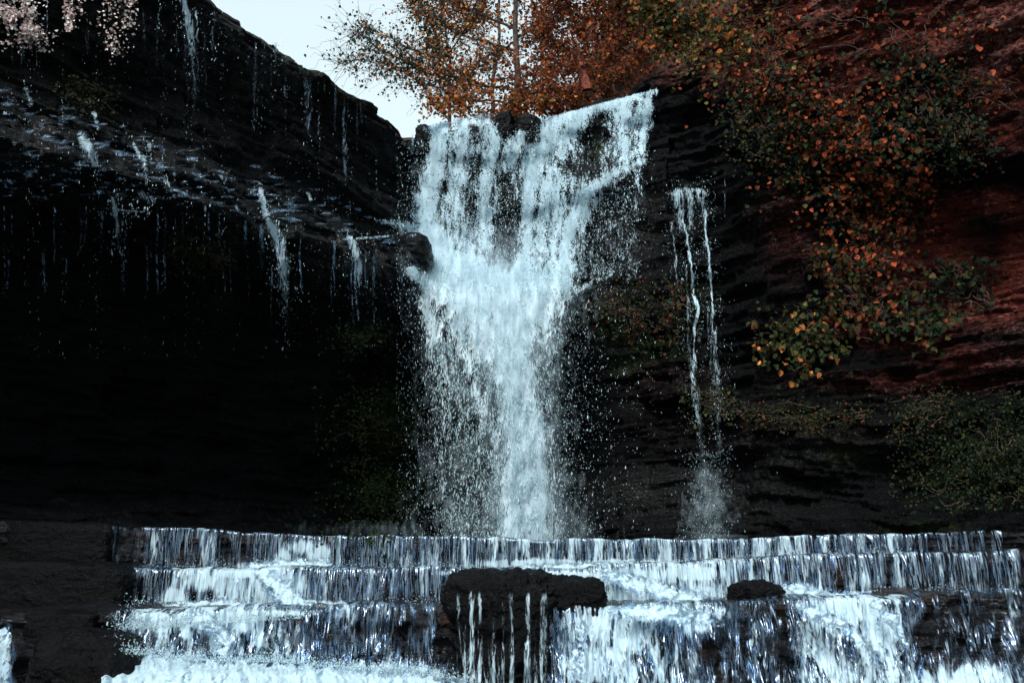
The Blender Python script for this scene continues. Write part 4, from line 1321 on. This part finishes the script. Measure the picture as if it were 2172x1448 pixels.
def shrub(name, label, cat, strokes_, n, lsize, pal, wts, Yf, thick, group=None, jit=.35, mat=LEAF, stems=26, clump=.8, up=.5):
    """foliage filling strokes (px, py, half width, value) at depth Yf(px, py), on a tangle of stems"""
    r = thing(name, label, cat, group)
    a = np.array([q for s_ in strokes_ for q in s_])
    x0, y0 = (a[:, :2] - a[:, 2:3] * 1.5).min(0)
    x1, y1 = (a[:, :2] + a[:, 2:3] * 1.5).max(0)
    px, py = rng.uniform(x0, x1, n * 14), rng.uniform(y0, y1, n * 14)
    pr = np.zeros(len(px))
    for s_ in strokes_:
        pr = np.maximum(pr, stroke(px, py, s_))
    c = np.clip(.5 + 1.5 * fbm(px / 38, py / 38, x0 * .01, 3), 0, 1.5)
    k = rng.uniform(0, 1, len(px)) < pr * (1 - clump + clump * c) * .7
    px, py = px[k][:n], py[k][:n]
    m = len(px)
    pos = P(px, py, Yf(px, py) - rng.uniform(.03, 1, m) * thick)
    for s_ in strokes_:
        paths = []
        for j in range(stems // len(strokes_) + 1):
            q = np.array(s_)
            t0 = rng.uniform(0, len(q) - 1)
            t = np.clip(np.linspace(t0, t0 + rng.uniform(.4, 1.1) * rng.choice([-1, 1]), 14), 0, len(q) - 1)
            lo0, lo1 = rng.uniform(-1.1, 1.1, 2)
            e = np.linspace(0, 1, 14)
            wd = np.interp(t, np.arange(len(q)), q[:, 2])
            xx = np.interp(t, np.arange(len(q)), q[:, 0]) + (lo0 + (lo1 - lo0) * e) * wd + 16 * perlin(e * 3 + j * 3.37, lo0 * 7) * (wd / 40)
            yy = np.interp(t, np.arange(len(q)), q[:, 1]) + rng.normal(0, .5) * wd.mean() + (lo1 * 26) * e * (wd / 40) + 18 * perlin(e * 3 + j * 5.13, 3 + lo1 * 7) * (wd / 40)
            p = P(xx, yy, Yf(xx, yy) - .04 - thick * .35 * rng.uniform(0, 1))
            paths.append((p, np.linspace(.009, .003, len(p))))
        v, f = tubes(paths, 4)
        add_mesh("stems", v, f, BARK, r)
    leaves("leaves", pos, rng.normal(0, .75, (m, 3)) + [0, -1, up], rng.normal(0, .6, (m, 3)) + [0, -.2, -1], lsize * rng.uniform(.55, 1.25, m), tints(m, pal, wts, jit), mat, r, .46)
    return r


at = lambda Y: (lambda a, b: np.full(np.shape(a), Y) + .5 * perlin(np.asarray(a) / 40, np.asarray(b) / 40, Y))
# underbrush along the rim
shrub("shrub", "orange and olive bush right behind the left half of the falls' rim", "shrub", [[(925, 225, 26, .9), (1000, 215, 34, 1), (1090, 220, 34, 1), (1150, 222, 30, .9)]], 1700, .085, [ORANGE, AMBER, OLIVE, YGREEN, RUST], [2, 1, 1.6, 1, 2], at(22.6), .9)
shrub("shrub", "dense rust-coloured thicket behind the right half of the falls' rim", "shrub", [[(1150, 195, 60, .9), (1230, 170, 70, 1), (1310, 140, 60, 1), (1350, 120, 50, 1)]], 4200, .09, [RUST, BROWN, BROWN, ORANGE, OLIVE], [2.5, 3, 2, .8, .8], at(22.8), 1.0)
shrub("shrub", "brown leafless-looking thicket at the top of the photo above the right rim", "shrub", [[(1180, 60, 70, 1), (1260, 40, 80, 1), (1360, 30, 60, 1)]], 4200, .09, [BROWN, RUST, OLIVE], [3, 2.2, .8], at(25.2), 1.2)
shrub("shrub", "yellow-green bush on the cliff corner at the top right of the falls", "shrub", [[(1400, 20, 50, 1), (1450, 50, 50, .9), (1520, 70, 50, .8)]], 1500, .11, [YGREEN, OLIVE, GREEN, ORANGE], [2, 2, 2, 1], lambda a, b: depth(a, b, 3) - .1, .6)
DV = lambda a, b: depth(a, b, 3) - .02
shrub("creeper", "large orange creeper hanging in a long tongue down the middle of the red cliff", "creeper",
      [[(1650, 170, 44, .45), (1720, 230, 50, .7), (1790, 300, 84, 1), (1840, 380, 96, 1), (1850, 450, 80, 1), (1835, 520, 46, .7)]], 3300, .092, [V_ORANGE, V_RUST, GREEN, DGREEN, OLIVE], [2.9, 2.4, 1.6, 2.2, 1.2], DV, .6, mat=VINELEAF, jit=.45, group="creepers on the right cliff")
shrub("creeper", "fine dark green creeper on the shaded rock left of the big orange one", "creeper",
      [[(1590, 250, 50, .6), (1650, 290, 60, 1), (1700, 350, 50, .8)]], 1300, .075, [DGREEN, GREEN, OLIVE, BROWN], [3, 1.5, .8, .8], DV, .35, mat=VINELEAF, group="creepers on the right cliff")
shrub("creeper", "dark green spray of leaves on the right flank of the big orange creeper", "creeper",
      [[(1930, 180, 60, .7), (2000, 240, 70, .8), (2050, 310, 50, .9)]], 1300, .075, [DGREEN, GREEN, OLIVE, V_RUST], [3, 1.5, .6, .5], DV, .35, mat=VINELEAF, group="creepers on the right cliff")
shrub("creeper", "scattered orange leaves along the bright ledge at the top right", "creeper",
      [[(1700, 60, 50, .5), (1850, 30, 40, .5), (1900, 105, 40, .6), (2010, 60, 40, .6), (2110, 40, 36, .6)], [(2020, 170, 40, .5), (2130, 175, 40, .5)]], 420, .095, [V_ORANGE, V_RUST, GREEN, DGREEN], [2, 2, 1.2, 1.2], DV, .3, mat=VINELEAF, group="creepers on the right cliff")
shrub("creeper", "orange leaf scatter on the pale bands left of the big creeper's top", "creeper",
      [[(1470, 60, 60, .8), (1560, 90, 80, 1), (1650, 130, 60, .8), (1600, 190, 60, .6)]], 1300, .085, [V_ORANGE, OLIVE, V_RUST, GREEN, YGREEN], [1.6, 1.6, 1, 1.2, .6], DV, .3, mat=VINELEAF, group="creepers on the right cliff")
shrub("creeper", "twiggy half-bare creeper hanging below the overhang on the red rock", "creeper",
      [[(1770, 570, 40, .8), (1810, 620, 50, .9), (1850, 670, 36, .5)]], 420, .10, [OLIVE, GREEN, BROWN, RUST], [2, 1.5, 1.5, .7], DV, .35, mat=VINELEAF, stems=46, group="creepers on the right cliff")
shrub("creeper", "bright green creeper with a yellow left edge, low on the right wall", "creeper",
      [[(1620, 710, 26, .9), (1680, 720, 46, 1), (1740, 700, 46, .9), (1690, 770, 30, .8)]], 520, .115, [GREEN, GREEN, OLIVE, ORANGE, YGREEN], [3, 2, 1, .6, 1.2], DV, .35, mat=VINELEAF, group="creepers on the right cliff")
shrub("creeper", "round-leaved green creeper under the brightest red rock", "creeper",
      [[(1890, 660, 36, .9), (1940, 690, 40, .9), (1990, 660, 30, .8)]], 300, .11, [OLIVE, GREEN, DGREEN, RUST], [1.5, 2, 2, .5], DV, .3, mat=VINELEAF, group="creepers on the right cliff")
shrub("creeper", "faint dark creeper beside the red streaks at the right edge", "creeper",
      [[(1990, 600, 40, .7), (2060, 590, 40, .7), (2080, 640, 30, .5)]], 240, .11, [DGREEN, GREEN, OLIVE], [3, 2, 1], DV, .3, mat=VINELEAF, group="creepers on the right cliff")
shrub("shrub", "brownish fern tuft on the wall between the main falls and the twin-strand fall", "shrub",
      [[(1250, 660, 30, .5), (1330, 660, 50, .8), (1410, 690, 40, .8), (1440, 620, 30, .6)]], 900, .07, [DGREEN, GREEN, BROWN, OLIVE], [2.4, 1.6, 1.6, 1], DV, .25, mat=VINELEAF, group="small plants on the rock")
shrub("shrub", "low green mat where the twin-strand fall meets the rock bench", "shrub",
      [[(1480, 852, 26, .8), (1520, 848, 26, .9), (1560, 870, 22, .5)]], 420, .06, [GREEN, OLIVE, DGREEN], [2, 1.5, 1.5], DV, .2, mat=VINELEAF, group="small plants on the rock")
shrub("shrub", "thin strip of weeds along the rock bench right of the twin-strand fall", "shrub",
      [[(1600, 880, 22, .6), (1720, 885, 24, .9), (1830, 880, 20, .6)], [(1920, 880, 30, .6), (1990, 855, 30, .5)]], 1500, .042, [DGREEN, GREEN, OLIVE, BROWN], [2, 1.5, 1, 1], DV, .2, mat=VINELEAF, group="small plants on the rock")
shrub("shrub", "grassy green hummock at the lower right edge", "shrub",
      [[(1960, 990, 50, .7), (2060, 980, 70, 1), (2150, 1000, 60, 1), (2140, 900, 50, .7)]], 4200, .042, [DGREEN, GREEN, OLIVE], [2.4, 1.6, .8], DV, .3, mat=VINELEAF, group="small plants on the rock")
shrub("shrub", "mossy green growth in the recess left of the plume", "shrub",
      [[(720, 900, 40, .6), (800, 890, 60, .9), (870, 910, 34, .8)], [(790, 1050, 70, .8), (870, 1050, 34, .9)], [(740, 718, 30, .7), (800, 712, 24, .8)]], 2600, .045, [(.020, .040, .014), (.034, .058, .018), (.05, .05, .016)], [2.4, 1.6, .8], DV, .15, mat=VINELEAF, group="small plants on the rock")
shrub("shrub", "dim mossy patch under the lip of the left shelf", "shrub",
      [[(400, 540, 30, .6), (440, 545, 30, .9), (480, 560, 20, .6)]], 450, .05, [DGREEN, GREEN, OLIVE], [2, 1.6, 1], DV, .15, mat=VINELEAF, group="small plants on the rock")

stump_t = np.linspace(0, 1, 16)
stump_p = P(1246 - 18 * stump_t, 190 - 72 * stump_t, 22.0)
stump_v, stump_f = tubes([(stump_p + np.stack([.03 * fbm(stump_t * 4, c, 2.0) for c in range(3)], 1), .13 * (1 - stump_t) ** .8 + .012)], 9)
sm = NT("red_dead_wood")
sb = sm.n("BsdfPrincipled")
sb.inputs["Roughness"].default_value = 0.8
sv = sm.noise(sm.mapping(sm.n("NewGeometry").outputs["Position"], (1, 1, .2)), 30, 4)
sm.l(sm.mix(sm.remap(sv, .35, .65), (.07, .015, .008), (.26, .055, .024)), sb.inputs["Base Color"])
sm.l(sm.bump(sv, .8, .03), sb.inputs["Normal"])
tag(add_mesh("dead_stump", stump_v, stump_f, sm.done(sb.outputs[0])), "pointed red broken stump in the thicket above the falls' right half", "stump")

shrub("shrub", "dark mossy tuft on the back of the shelf at the far upper left", "shrub",
      [[(150, 193, 26, .7), (185, 198, 30, .9), (220, 206, 26, .6)]], 400, .05, [DGREEN, GREEN, OLIVE], [2, 1.6, 1], DV, .15, mat=VINELEAF, group="small plants on the rock")

# pale growth on the upper left rim, its sunlight put into the leaf colours
SUNLIT_PALE, SUNLIT_PINK = (.86, .76, .73), (.66, .45, .42)
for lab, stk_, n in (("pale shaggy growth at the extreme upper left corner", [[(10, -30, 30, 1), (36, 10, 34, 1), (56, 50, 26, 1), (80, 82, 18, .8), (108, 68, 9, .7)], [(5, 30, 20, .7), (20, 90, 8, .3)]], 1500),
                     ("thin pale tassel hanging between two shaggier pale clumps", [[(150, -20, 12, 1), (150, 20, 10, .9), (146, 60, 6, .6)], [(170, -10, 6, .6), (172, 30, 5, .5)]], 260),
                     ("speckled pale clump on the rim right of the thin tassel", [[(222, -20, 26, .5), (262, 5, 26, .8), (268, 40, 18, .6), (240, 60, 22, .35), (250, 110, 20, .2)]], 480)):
    shrub("hanging_plant", lab, "hanging plant", stk_, n, .042, [SUNLIT_PALE, SUNLIT_PINK, (.25, .16, .13), DGREEN], [4, 2, .8, .5], DV, .35, mat=VINELEAF, jit=.3, stems=10, clump=.9, group="pale growth on the left rim")
